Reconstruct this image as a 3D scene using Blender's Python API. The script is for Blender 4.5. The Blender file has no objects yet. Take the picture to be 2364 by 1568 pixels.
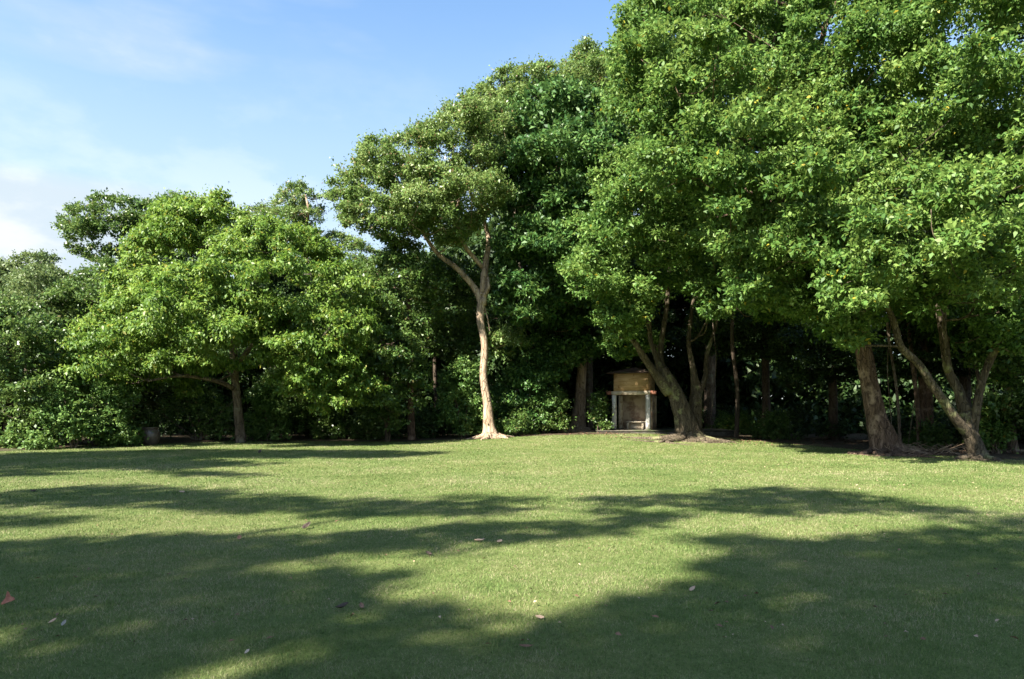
import bpy, math, random
import numpy as np
from mathutils import Vector

SC = bpy.context.scene
COL = SC.collection
R = math.radians
RNG = np.random.default_rng(7)

# ------------------------------------------------------------------ camera
EYE = 1.6
FPX, CX, HY = 1576.0, 1182.0, 944.0          # survey units of the photograph: focal length, centre, horizon
cam_d = bpy.data.cameras.new('camera')
cam = bpy.data.objects.new('camera', cam_d)
COL.objects.link(cam)
cam.location = (0, 0, EYE)
cam.rotation_euler = (R(90), 0, 0)
cam_d.sensor_width = 36
cam_d.lens = 24
cam_d.shift_y = (HY - 784) / 2364
cam_d.clip_end = 2000
SC.camera = cam

# ------------------------------------------------------------------ sky and sun
SUN_EL = R(43)
SUN_H = np.array([-0.71, -0.70]); SUN_H /= np.linalg.norm(SUN_H)
SUN = np.array([SUN_H[0]*math.cos(SUN_EL), SUN_H[1]*math.cos(SUN_EL), math.sin(SUN_EL)])
sun_d = bpy.data.lights.new('sun', 'SUN')
sun_d.energy = 5.0
sun_d.angle = R(0.8)
sun_d.color = (1.0, 0.93, 0.80)
sun = bpy.data.objects.new('sun', sun_d)
COL.objects.link(sun)
sun.location = Vector(SUN*60)
sun.rotation_euler = Vector(SUN).to_track_quat('Z', 'Y').to_euler()

world = bpy.data.worlds.new('World')
SC.world = world
world.use_nodes = True
wt = world.node_tree
wt.nodes.clear()
def wn(t, **kw):
    n = wt.nodes.new(t)
    for k, v in kw.items(): setattr(n, k, v)
    return n
def wmath(op, a, b=None, c=None, clamp=False):
    n = wn('ShaderNodeMath', operation=op, use_clamp=clamp)
    for i, v in enumerate((a, b, c)):
        if v is None: continue
        if isinstance(v, (int, float)): n.inputs[i].default_value = v
        else: wt.links.new(v, n.inputs[i])
    return n.outputs[0]
def wramp(v, a, b, lo=0.0, hi=1.0):
    n = wn('ShaderNodeMapRange', interpolation_type='SMOOTHSTEP')
    wt.links.new(v, n.inputs[0])
    n.inputs[1].default_value, n.inputs[2].default_value = a, b
    n.inputs[3].default_value, n.inputs[4].default_value = lo, hi
    return n.outputs[0]
sky = wn('ShaderNodeTexSky', sky_type='NISHITA', sun_disc=False)
sky.sun_elevation = SUN_EL
sky.sun_rotation = math.atan2(SUN_H[0], SUN_H[1])
sky.air_density = 1.0; sky.dust_density = 0.6; sky.ozone_density = 2.0
tc = wn('ShaderNodeTexCoord')
sep = wn('ShaderNodeSeparateXYZ'); wt.links.new(tc.outputs['Generated'], sep.inputs[0])
mp = wn('ShaderNodeMapping'); mp.inputs['Scale'].default_value = (3.2, 3.2, 7.0)
wt.links.new(tc.outputs['Generated'], mp.inputs[0])
nz = wn('ShaderNodeTexNoise'); nz.inputs['Scale'].default_value = 2.2; nz.inputs['Detail'].default_value = 7; nz.inputs['Roughness'].default_value = 0.56
wt.links.new(mp.outputs[0], nz.inputs[0])
mp2 = wn('ShaderNodeMapping'); mp2.inputs['Scale'].default_value = (1.4, 1.4, 6.0); mp2.inputs['Rotation'].default_value = (0.0, 0.25, 0.4)
wt.links.new(tc.outputs['Generated'], mp2.inputs[0])
nz2 = wn('ShaderNodeTexNoise'); nz2.inputs['Scale'].default_value = 1.6; nz2.inputs['Detail'].default_value = 5; nz2.inputs['Roughness'].default_value = 0.5
wt.links.new(mp2.outputs[0], nz2.inputs[0])
low = wramp(sep.outputs[2], 0.315, 0.255)
left = wramp(sep.outputs[0], -0.26, -0.42)
bank = wmath('MULTIPLY', wramp(wmath('ADD', nz.outputs[0], wmath('MULTIPLY', wmath('MULTIPLY', low, left), 0.52)), 0.58, 0.78), wmath('MULTIPLY', low, left))
wisp = wmath('MULTIPLY', wramp(nz2.outputs[0], 0.42, 0.78), 0.55)
veil = wramp(sep.outputs[2], 0.56, 0.12, 0.0, 0.80)
amount = wmath('MAXIMUM', wmath('MAXIMUM', wmath('MULTIPLY', bank, 0.97), wisp), veil)
mixc = wn('ShaderNodeMix', data_type='RGBA')
wt.links.new(amount, mixc.inputs[0])
tint = wn('ShaderNodeMix', data_type='RGBA', blend_type='MULTIPLY'); tint.inputs[0].default_value = 1
wt.links.new(sky.outputs[0], tint.inputs[6]); tint.inputs[7].default_value = (0.95, 1.08, 1.10, 1)
wt.links.new(tint.outputs[2], mixc.inputs[6])
cshade = wn('ShaderNodeMix', data_type='RGBA')
wt.links.new(wramp(nz.outputs[0], 0.45, 0.66), cshade.inputs[0])
cshade.inputs[6].default_value = (2.55, 2.95, 3.25, 1); cshade.inputs[7].default_value = (3.35, 3.5, 3.55, 1)
wt.links.new(cshade.outputs[2], mixc.inputs[7])
bg = wn('ShaderNodeBackground'); bg.inputs[1].default_value = 0.063
wt.links.new(mixc.outputs[2], bg.inputs[0])
wo = wn('ShaderNodeOutputWorld'); wt.links.new(bg.outputs[0], wo.inputs[0])

SC.view_settings.view_transform = 'Standard'
SC.view_settings.look = 'None'
SC.view_settings.gamma = 1
SC.view_settings.use_curve_mapping = False
SC.view_settings.exposure = 2.25
SC.cycles.max_bounces = 6
SC.cycles.diffuse_bounces = 3
SC.cycles.glossy_bounces = 2
SC.cycles.transmission_bounces = 3
SC.cycles.transparent_max_bounces = 4

# ------------------------------------------------------------------ survey helpers
def H(x, y):
    """height of the ground"""
    x = np.asarray(x, float); y = np.asarray(y, float)
    m = 0.36*np.exp(-(((x-5.5)/7.5)**2 + ((y-35)/7.0)**2))
    m = m + 0.10*np.exp(-(((x+14)/9)**2 + ((y-36)/5)**2))
    m = m + 0.022*np.sin(x*0.31+1.0)*np.sin(y*0.23+.4)
    fade = np.clip((np.hypot(x, y)-2.0)/5.0, 0, 1)
    return m*fade
def P(px, py, Y):
    """the point seen in direction px, py at Y metres out"""
    return np.array([(px-CX)/FPX*Y, Y, EYE-(py-HY)/FPX*Y])
def G(px, py):
    """where the line of sight meets the ground"""
    Y = EYE*FPX/max(py-HY, 4)
    for _ in range(25):
        p = P(px, py, Y)
        Y2 = (EYE-float(H(p[0], p[1])))*FPX/max(py-HY, 4)
        Y += 0.6*(Y2-Y)
    p = P(px, py, Y); p[2] = float(H(p[0], p[1]))
    return p

# ------------------------------------------------------------------ object helpers
def mesh(name, V, faces_idx, loop_counts, mat, parent=None, org=(0, 0, 0), smooth=False):
    V = np.asarray(V, np.float32) - np.asarray(org, np.float32)
    me = bpy.data.meshes.new(name)
    me.vertices.add(len(V)); me.vertices.foreach_set('co', V.ravel())
    fi = np.asarray(faces_idx, np.int32).ravel()
    lc = np.asarray(loop_counts, np.int32)
    me.loops.add(len(fi)); me.loops.foreach_set('vertex_index', fi)
    me.polygons.add(len(lc))
    st = np.zeros(len(lc), np.int32); st[1:] = np.cumsum(lc)[:-1]
    me.polygons.foreach_set('loop_start', st)
    me.polygons.foreach_set('loop_total', lc)
    if smooth: me.polygons.foreach_set('use_smooth', np.ones(len(lc), bool))
    me.update(calc_edges=True)
    me.materials.append(mat)
    o = bpy.data.objects.new(name, me)
    COL.objects.link(o)
    if parent is not None: o.parent = parent
    else: o.location = Vector([float(a) for a in org])
    return o
class MB:
    """collects tubes, boxes and leaves into ONE mesh"""
    def __init__(s): s.V = []; s.F = []; s.L = []; s.n = 0
    def add(s, V, F, L):
        s.V.append(np.asarray(V, np.float32)); s.F.append(np.asarray(F, np.int64).ravel()+s.n); s.L.append(np.asarray(L, np.int32)); s.n += len(V)
    def build(s, name, mat, parent=None, org=(0, 0, 0), smooth=False):
        return mesh(name, np.concatenate(s.V), np.concatenate(s.F), np.concatenate(s.L), mat, parent, org, smooth)
    def tube(s, pts, rad, n=10, flute=0.0, nflute=5, rough=0.0, seed=0, sub=5, cap=True):
        pts = np.asarray(pts, float); rad = np.asarray(rad, float)
        if sub > 1 and len(pts) > 2: pts, rad = spline(pts, rad, sub)
        m = len(pts)
        T = np.gradient(pts, axis=0); T /= np.linalg.norm(T, axis=1, keepdims=True)+1e-9
        up = np.array([1.0, 0.13, 0.07]) if abs(T[0][2]) > .7 else np.array([0, 0.1, 1.0])
        rg = np.random.default_rng(seed)
        a = np.linspace(0, 2*math.pi, n, endpoint=False)
        ph = rg.uniform(0, 6.28, 4)
        V = np.zeros((m, n, 3))
        for i in range(m):
            b = up - T[i]*np.dot(up, T[i]); b /= np.linalg.norm(b); c = np.cross(T[i], b); up = b
            f = flute if np.isscalar(flute) else float(np.interp(i/(m-1), np.linspace(0, 1, len(flute)), flute))
            w = 1 + f*(np.cos(nflute*a+ph[0])+.5*np.cos((nflute+2)*a+ph[1]))*0.6
            if rough: w = w + rough*(np.sin(3*a+ph[2]+i*.6)*.5+rg.normal(0, .6, n))
            V[i] = pts[i] + rad[i]*w[:, None]*(np.cos(a)[:, None]*b+np.sin(a)[:, None]*c)
        idx = np.arange(m*n).reshape(m, n)
        A = idx[:-1]; B = idx[1:]
        F = np.stack([A, np.roll(A, -1, 1), np.roll(B, -1, 1), B], -1).reshape(-1, 4)
        FF = [F.ravel()]; LL = [np.full(len(F), 4)]
        if cap:
            FF += [idx[0][::-1], idx[-1]]; LL += [np.array([n, n])]
        s.add(V.reshape(-1, 3), np.concatenate(FF), np.concatenate(LL))
    def box(s, x0, x1, y0, y1, z0, z1, M=None, bev=0.0):
        b = bev
        if b:
            V = []
            for z, e in ((z0, b), (z0+b, 0), (z1-b, 0), (z1, b)):
                V += [(x0+e, y0+e, z), (x1-e, y0+e, z), (x1-e, y1-e, z), (x0+e, y1-e, z)]
        else:
            V = [(x, y, z) for z in (z0, z1) for x, y in ((x0, y0), (x1, y0), (x1, y1), (x0, y1))]
        V = np.array(V, float)
        k = len(V)//4
        F = [[3, 2, 1, 0]]
        for q in range(k-1):
            for j in range(4): F.append([q*4+j, q*4+(j+1) % 4, q*4+4+(j+1) % 4, q*4+4+j])
        F.append([4*(k-1)+j for j in range(4)])
        if M is not None: V = M(V)
        s.add(V, np.array(F), np.full(len(F), 4))
    def lathe(s, prof, n, c, wob=0.0):
        a = np.linspace(0, 2*math.pi, n, endpoint=False)
        V = np.array([[c[0]+r*math.cos(t), c[1]+r*math.sin(t), c[2]+z] for r, z in prof for t in a])
        m = len(prof); idx = np.arange(m*n).reshape(m, n); A = idx[:-1]; B = idx[1:]
        F = np.stack([A, np.roll(A, -1, 1), np.roll(B, -1, 1), B], -1).reshape(-1, 4)
        s.add(V, np.concatenate([F.ravel(), idx[0][::-1], idx[-1]]), np.concatenate([np.full(len(F), 4), [n, n]]))
    def leaves(s, C, D, N, L, W, fold=0.25):
        """kite leaves: base C, direction D, face normal N, length L, width W"""
        k = len(C)
        D = D/(np.linalg.norm(D, axis=1, keepdims=True)+1e-9)
        S = np.cross(D, N); S /= np.linalg.norm(S, axis=1, keepdims=True)+1e-9
        U = np.cross(S, D)
        L = L[:, None]; W = W[:, None]
        V = np.empty((k, 4, 3))
        V[:, 0] = C
        V[:, 1] = C+D*L*.45+S*W*.5+U*W*fold
        V[:, 2] = C+D*L-U*L*.12
        V[:, 3] = C+D*L*.45-S*W*.5+U*W*fold
        s.add(V.reshape(-1, 3), np.arange(4*k), np.full(k, 4))
def spline(p, r, k):
    P0 = np.vstack([2*p[0]-p[1], p, 2*p[-1]-p[-2]])
    out = []; ro = []
    for i in range(1, len(P0)-2):
        a, b, c, d = P0[i-1], P0[i], P0[i+1], P0[i+2]
        for t in np.linspace(0, 1, k, endpoint=False):
            out.append(.5*((2*b)+(c-a)*t+(2*a-5*b+4*c-d)*t*t+(3*b-a-3*c+d)*t**3))
            ro.append(r[i-1]+(r[i]-r[i-1])*t)
    out.append(p[-1]); ro.append(r[-1])
    return np.array(out), np.array(ro)
def tag(o, label=None, cat=None, group=None, kind=None):
    if label: o['label'] = label
    if cat: o['category'] = cat
    if group: o['group'] = group
    if kind: o['kind'] = kind
    return o
def thing(name, label, cat, loc, group=None):
    o = bpy.data.objects.new(name, None); COL.objects.link(o)
    o.location = Vector([float(a) for a in loc]); o.empty_display_size = .3
    return tag(o, label, cat, group)

# ------------------------------------------------------------------ materials
def newmat(name):
    m = bpy.data.materials.new(name); m.use_nodes = True
    t = m.node_tree; t.nodes.clear()
    return m, t
def N(t, ty, **kw):
    n = t.nodes.new(ty)
    for k, v in kw.items():
        if k.startswith('i_'): n.inputs[k[2:].replace('_', ' ')].default_value = v
        else: setattr(n, k, v)
    return n
def ramp(t, fac, stops):
    n = N(t, 'ShaderNodeValToRGB')
    e = n.color_ramp.elements
    e[0].position, e[0].color = stops[0][0], (*stops[0][1], 1)
    e[1].position, e[1].color = stops[-1][0], (*stops[-1][1], 1)
    for p, c in stops[1:-1]:
        x = e.new(p); x.color = (*c, 1)
    t.links.new(fac, n.inputs[0])
    return n.outputs[0]
def leaf_mat(name, dark, mid, light, rough=0.5, trans=0.34, spec=0.35, old=None, old_at=0.965, patch=0.5):
    m, t = newmat(name); lk = t.links.new
    geo = N(t, 'ShaderNodeNewGeometry')
    tcn = N(t, 'ShaderNodeTexCoord')
    nz = N(t, 'ShaderNodeTexNoise', i_Scale=patch, i_Detail=3.0)
    lk(tcn.outputs['Object'], nz.inputs[0])
    ad = N(t, 'ShaderNodeMath', operation='MULTIPLY_ADD'); lk(nz.outputs[0], ad.inputs[0]); ad.inputs[1].default_value = 1.7; ad.inputs[2].default_value = -.88
    sm = N(t, 'ShaderNodeMath', operation='ADD', use_clamp=True); lk(ad.outputs[0], sm.inputs[0]); lk(geo.outputs['Random Per Island'], sm.inputs[1])
    c = ramp(t, sm.outputs[0], [(0.0, dark), (0.45, mid), (0.95, light)])
    if old:
        gt = N(t, 'ShaderNodeMath', operation='GREATER_THAN'); lk(geo.outputs['Random Per Island'], gt.inputs[0]); gt.inputs[1].default_value = old_at
        mx = N(t, 'ShaderNodeMix', data_type='RGBA'); lk(gt.outputs[0], mx.inputs[0]); lk(c, mx.inputs[6]); mx.inputs[7].default_value = (*old, 1)
        c = mx.outputs[2]
    bs = N(t, 'ShaderNodeBsdfPrincipled', i_Roughness=rough); bs.inputs['Specular IOR Level'].default_value = spec
    lk(c, bs.inputs['Base Color'])
    hs = N(t, 'ShaderNodeHueSaturation'); hs.inputs['Hue'].default_value = .485; hs.inputs['Saturation'].default_value = 1.0; hs.inputs['Value'].default_value = 1.5
    lk(c, hs.inputs['Color'])
    tr = N(t, 'ShaderNodeBsdfTranslucent'); lk(hs.outputs[0], tr.inputs[0])
    ms = N(t, 'ShaderNodeMixShader'); ms.inputs[0].default_value = trans
    lk(bs.outputs[0], ms.inputs[1]); lk(tr.outputs[0], ms.inputs[2])
    out = N(t, 'ShaderNodeOutputMaterial'); lk(ms.outputs[0], out.inputs[0])
    return m
def rough_mat(name, stops, scale=(1, 1, 1), nscale=4.0, rough=0.85, bump=0.4, dist=0.03, spec=0.25, patch=None, pscale=1.2, pth=(.55, .66)):
    m, t = newmat(name); lk = t.links.new
    tcn = N(t, 'ShaderNodeTexCoord')
    mp = N(t, 'ShaderNodeMapping'); mp.inputs['Scale'].default_value = scale
    lk(tcn.outputs['Object'], mp.inputs[0])
    nz = N(t, 'ShaderNodeTexNoise', i_Scale=nscale, i_Detail=8.0, i_Roughness=0.65)
    lk(mp.outputs[0], nz.inputs[0])
    c = ramp(t, nz.outputs[0], stops)
    if patch:
        n2 = N(t, 'ShaderNodeTexNoise', i_Scale=pscale, i_Detail=6.0, i_Roughness=0.6); lk(tcn.outputs['Object'], n2.inputs[0])
        mr = N(t, 'ShaderNodeMapRange'); lk(n2.outputs[0], mr.inputs[0]); mr.inputs[1].default_value, mr.inputs[2].default_value = pth
        mx = N(t, 'ShaderNodeMix', data_type='RGBA'); lk(mr.outputs[0], mx.inputs[0]); lk(c, mx.inputs[6]); mx.inputs[7].default_value = (*patch, 1)
        c = mx.outputs[2]
    bs = N(t, 'ShaderNodeBsdfPrincipled', i_Roughness=rough); bs.inputs['Specular IOR Level'].default_value = spec
    lk(c, bs.inputs['Base Color'])
    bp = N(t, 'ShaderNodeBump'); bp.inputs['Strength'].default_value = bump; bp.inputs['Distance'].default_value = dist
    lk(nz.outputs[0], bp.inputs['Height']); lk(bp.outputs[0], bs.inputs['Normal'])
    out = N(t, 'ShaderNodeOutputMaterial'); lk(bs.outputs[0], out.inputs[0])
    return m

M = {}
M['lime'] = leaf_mat('lime_leaf', (.055, .122, .016), (.098, .180, .026), (.165, .248, .044), rough=.5, trans=.36, old=(.20, .20, .03), old_at=.97)
M['olive'] = leaf_mat('olive_leaf', (.062, .116, .026), (.105, .176, .042), (.178, .238, .080), rough=.40, trans=.30, old=(.16, .12, .05), old_at=.96)
M['glossy'] = leaf_mat('glossy_leaf', (.026, .076, .020), (.050, .118, .028), (.100, .175, .044), rough=.48, trans=.24, spec=.3)
M['ficus'] = leaf_mat('ficus_leaf', (.046, .108, .022), (.084, .164, .034), (.150, .232, .056), rough=.5, trans=.34, spec=.25, old=(.24, .22, .02), old_at=.992)
M['right'] = leaf_mat('mixed_leaf', (.046, .106, .022), (.082, .160, .032), (.148, .222, .052), rough=.5, trans=.34, spec=.25, old=(.30, .26, .03), old_at=.993, patch=.35)
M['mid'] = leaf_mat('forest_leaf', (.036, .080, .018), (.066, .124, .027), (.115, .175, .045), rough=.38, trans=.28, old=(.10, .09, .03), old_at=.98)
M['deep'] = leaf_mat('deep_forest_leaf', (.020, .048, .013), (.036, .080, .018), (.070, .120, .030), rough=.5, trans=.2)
M['shade'] = leaf_mat('shade_darkened_leaf', (.012, .030, .008), (.022, .052, .011), (.045, .080, .018), rough=.55, trans=.2)  # leaf colour darkened to stand in for the deep shade inside the wood
M['pale'] = leaf_mat('pale_shrub_leaf', (.048, .108, .024), (.086, .165, .037), (.145, .222, .058), rough=.5, trans=.28, spec=.28)
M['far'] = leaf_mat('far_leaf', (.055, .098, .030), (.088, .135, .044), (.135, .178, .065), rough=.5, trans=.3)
def bark_mat(name, dark, mid, light, patch, pth=(.54, .64), fis=9.0, blot=None):
    m, t = newmat(name); lk = t.links.new
    tcn = N(t, 'ShaderNodeTexCoord')
    mp = N(t, 'ShaderNodeMapping'); mp.inputs['Scale'].default_value = (1, 1, .16); lk(tcn.outputs['Object'], mp.inputs[0])
    wob = N(t, 'ShaderNodeTexNoise', i_Scale=2.5, i_Detail=3.0); lk(tcn.outputs['Object'], wob.inputs[0])
    va = N(t, 'ShaderNodeVectorMath', operation='MULTIPLY_ADD'); lk(wob.outputs[1], va.inputs[0]); va.inputs[1].default_value = (.25, .25, .10); lk(mp.outputs[0], va.inputs[2])
    vo = N(t, 'ShaderNodeTexVoronoi', feature='DISTANCE_TO_EDGE', i_Scale=fis); lk(va.outputs[0], vo.inputs[0])
    nz = N(t, 'ShaderNodeTexNoise', i_Scale=7.0, i_Detail=9.0, i_Roughness=.7); lk(va.outputs[0], nz.inputs[0])
    c = ramp(t, nz.outputs[0], [(.32, dark), (.5, mid), (.7, light)])
    cr = N(t, 'ShaderNodeMapRange'); lk(vo.outputs[0], cr.inputs[0]); cr.inputs[1].default_value = 0; cr.inputs[2].default_value = .06
    mx0 = N(t, 'ShaderNodeMix', data_type='RGBA'); lk(cr.outputs[0], mx0.inputs[0]); mx0.inputs[6].default_value = (*[v*.85 for v in dark], 1); lk(c, mx0.inputs[7])
    n2 = N(t, 'ShaderNodeTexNoise', i_Scale=1.5, i_Detail=7.0, i_Roughness=.65); lk(tcn.outputs['Object'], n2.inputs[0])
    mr = N(t, 'ShaderNodeMapRange'); lk(n2.outputs[0], mr.inputs[0]); mr.inputs[1].default_value, mr.inputs[2].default_value = pth
    mx = N(t, 'ShaderNodeMix', data_type='RGBA'); lk(mr.outputs[0], mx.inputs[0]); lk(mx0.outputs[2], mx.inputs[6]); mx.inputs[7].default_value = (*patch, 1)
    bs = N(t, 'ShaderNodeBsdfPrincipled', i_Roughness=.9); bs.inputs['Specular IOR Level'].default_value = .2; lk(mx.outputs[2], bs.inputs['Base Color'])
    hm = N(t, 'ShaderNodeMath', operation='MULTIPLY_ADD'); lk(cr.outputs[0], hm.inputs[0]); hm.inputs[1].default_value = .35; lk(nz.outputs[0], hm.inputs[2])
    bp = N(t, 'ShaderNodeBump'); bp.inputs['Strength'].default_value = 1.0; bp.inputs['Distance'].default_value = .07; lk(hm.outputs[0], bp.inputs['Height']); lk(bp.outputs[0], bs.inputs['Normal'])
    out = N(t, 'ShaderNodeOutputMaterial'); lk(bs.outputs[0], out.inputs[0])
    return m
M['bark'] = bark_mat('grey_brown_bark', (.055, .040, .030), (.13, .10, .075), (.25, .20, .155), (.20, .19, .14))
M['bark_pale'] = bark_mat('pale_bark', (.15, .105, .07), (.32, .235, .165), (.48, .38, .28), (.13, .105, .08), (.56, .68), 5.0)
M['bark_moss'] = bark_mat('lichen_bark', (.032, .026, .017), (.080, .063, .042), (.17, .14, .10), (.18, .18, .09), (.56, .64))
M['bark_red'] = bark_mat('reddish_bark', (.040, .026, .019), (.115, .075, .053), (.25, .175, .13), (.30, .22, .16), (.54, .66), 11.0)  # pale patches put sunlit blotches of the huge trunk into the colour
M['bark_dark'] = bark_mat('dark_bark', (.03, .022, .016), (.07, .052, .038), (.13, .10, .075), (.10, .09, .06))
M['root'] = rough_mat('root_wood', [(.3, (.12, .08, .052)), (.5, (.28, .205, .14)), (.72, (.42, .33, .24))], (2, 2, 2), 4.0, bump=.6, dist=.03)

# ------------------------------------------------------------------ ground
def lawn_mat():
    m, t = newmat('turf'); lk = t.links.new
    tcn = N(t, 'ShaderNodeTexCoord')
    n1 = N(t, 'ShaderNodeTexNoise', i_Scale=0.35, i_Detail=5.0, i_Roughness=.6); lk(tcn.outputs['Object'], n1.inputs[0])
    n2 = N(t, 'ShaderNodeTexNoise', i_Scale=9.0, i_Detail=6.0, i_Roughness=.7); lk(tcn.outputs['Object'], n2.inputs[0])
    n3 = N(t, 'ShaderNodeTexNoise', i_Scale=60.0, i_Detail=4.0, i_Roughness=.7); lk(tcn.outputs['Object'], n3.inputs[0])
    a = ramp(t, n2.outputs[0], [(.3, (.050, .065, .024)), (.5, (.095, .115, .040)), (.72, (.165, .160, .080))])
    b = ramp(t, n1.outputs[0], [(.35, (.080, .130, .026)), (.6, (.155, .170, .052))])
    mx = N(t, 'ShaderNodeMix', data_type='RGBA'); mx.inputs[0].default_value = .45; lk(a, mx.inputs[6]); lk(b, mx.inputs[7])
    d = ramp(t, n3.outputs[0], [(.3, (.55, .55, .55)), (.65, (1.15, 1.15, 1.15))])
    mu = N(t, 'ShaderNodeMix', data_type='RGBA', blend_type='MULTIPLY'); mu.inputs[0].default_value = 1; lk(mx.outputs[2], mu.inputs[6]); lk(d, mu.inputs[7])
    bs = N(t, 'ShaderNodeBsdfPrincipled', i_Roughness=.9); bs.inputs['Specular IOR Level'].default_value = .15
    lk(mu.outputs[2], bs.inputs['Base Color'])
    bp = N(t, 'ShaderNodeBump'); bp.inputs['Strength'].default_value = .7; bp.inputs['Distance'].default_value = .03
    lk(n3.outputs[0], bp.inputs['Height']); lk(bp.outputs[0], bs.inputs['Normal'])
    out = N(t, 'ShaderNodeOutputMaterial'); lk(bs.outputs[0], out.inputs[0])
    return m
M['lawn'] = lawn_mat()
def grid_sheet(name, xs, ys, dz, mat):
    X, Y = np.meshgrid(xs, ys)
    V = np.stack([X, Y, H(X, Y)+dz], -1).reshape(-1, 3)
    n = len(xs); idx = np.arange(len(V)).reshape(len(ys), n)
    F = np.stack([idx[:-1, :-1], idx[:-1, 1:], idx[1:, 1:], idx[1:, :-1]], -1).reshape(-1, 4)
    return mesh(name, V, F, np.full(len(F), 4), mat, smooth=True)
xs = np.concatenate([np.array([-900, -400, -200, -120, -80]), np.arange(-60, 60.1, .75), np.array([80, 120, 200, 400, 900])])
ys = np.concatenate([np.array([-600, -200, -80, -40]), np.arange(-24, 70.1, .75), np.array([90, 130, 250, 500, 1200])])
tag(grid_sheet('lawn', xs, ys, 0, M['lawn']), 'wide mown lawn rising gently to the edge of the trees', 'lawn', kind='structure')

# where lawn turns into the floor of the wood
EDGE_PX = [(-420, 1060), (-200, 1052), (0, 1042), (150, 1034), (330, 1026), (556, 1019), (800, 1020), (950, 1020), (1130, 1012), (1300, 1004), (1400, 1002),
           (1560, 1004), (1650, 1009), (1800, 1022), (2000, 1040), (2200, 1053), (2364, 1064), (2600, 1078), (2900, 1100)]
EDGE = np.array([G(*e)[:2] for e in EDGE_PX])
EDGE = np.vstack([[EDGE[0][0]-40, EDGE[0][1]-2], EDGE, [EDGE[-1][0]+40, EDGE[-1][1]-6]])
def edge_y(x): return np.interp(x, EDGE[:, 0], EDGE[:, 1])
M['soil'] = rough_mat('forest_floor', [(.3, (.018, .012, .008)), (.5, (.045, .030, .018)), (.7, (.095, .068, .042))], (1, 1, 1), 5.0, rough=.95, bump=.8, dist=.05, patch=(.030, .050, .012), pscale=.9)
xs2 = np.arange(-75, 75.1, .35); V = []
rows = np.concatenate([[0, .15, .4, .8], np.arange(1.4, 30, 1.2), [34, 42, 55, 75]])
jag = RNG.normal(0, .22, len(xs2))+.25*np.sin(xs2*1.3)+.15*np.sin(xs2*3.1+1)
for i, r_ in enumerate(rows):
    y = edge_y(xs2)+r_+jag*math.exp(-r_/2)
    V.append(np.stack([xs2, y, H(xs2, y)+(.004 if i == 0 else .014)], -1))
V = np.array(V); idx = np.arange(V.shape[0]*V.shape[1]).reshape(V.shape[:2])
F = np.stack([idx[:-1, :-1], idx[:-1, 1:], idx[1:, 1:], idx[1:, :-1]], -1).reshape(-1, 4)
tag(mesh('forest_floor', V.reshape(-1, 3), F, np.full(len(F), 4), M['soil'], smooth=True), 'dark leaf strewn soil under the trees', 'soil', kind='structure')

# grass blades
def blade_mat():
    m, t = newmat('grass_blade'); lk = t.links.new
    geo = N(t, 'ShaderNodeNewGeometry'); tcn = N(t, 'ShaderNodeTexCoord')
    n1 = N(t, 'ShaderNodeTexNoise', i_Scale=.45, i_Detail=5.0); lk(tcn.outputs['Object'], n1.inputs[0])
    ad = N(t, 'ShaderNodeMath', operation='MULTIPLY_ADD'); lk(n1.outputs[0], ad.inputs[0]); ad.inputs[1].default_value = 2.0; ad.inputs[2].default_value = -1.0
    n3 = N(t, 'ShaderNodeTexNoise', i_Scale=3.2, i_Detail=4.0); lk(tcn.outputs['Object'], n3.inputs[0])
    a3 = N(t, 'ShaderNodeMath', operation='MULTIPLY_ADD'); lk(n3.outputs[0], a3.inputs[0]); a3.inputs[1].default_value = 1.3; a3.inputs[2].default_value = -.65
    a4 = N(t, 'ShaderNodeMath', operation='ADD'); lk(a3.outputs[0], a4.inputs[0]); lk(ad.outputs[0], a4.inputs[1])
    sm = N(t, 'ShaderNodeMath', operation='ADD', use_clamp=True); lk(a4.outputs[0], sm.inputs[0]); lk(geo.outputs['Random Per Island'], sm.inputs[1])
    c = ramp(t, sm.outputs[0], [(0, (.058, .108, .026)), (.35, (.115, .172, .044)), (.75, (.170, .216, .080)), (.97, (.28, .255, .15))])
    bs = N(t, 'ShaderNodeBsdfPrincipled', i_Roughness=.65); bs.inputs['Specular IOR Level'].default_value = .15; lk(c, bs.inputs['Base Color'])
    tr = N(t, 'ShaderNodeBsdfTranslucent'); lk(c, tr.inputs[0])
    ms = N(t, 'ShaderNodeMixShader'); ms.inputs[0].default_value = .3; lk(bs.outputs[0], ms.inputs[1]); lk(tr.outputs[0], ms.inputs[2])
    out = N(t, 'ShaderNodeOutputMaterial'); lk(ms.outputs[0], out.inputs[0])
    return m
M['blade'] = blade_mat()
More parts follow.
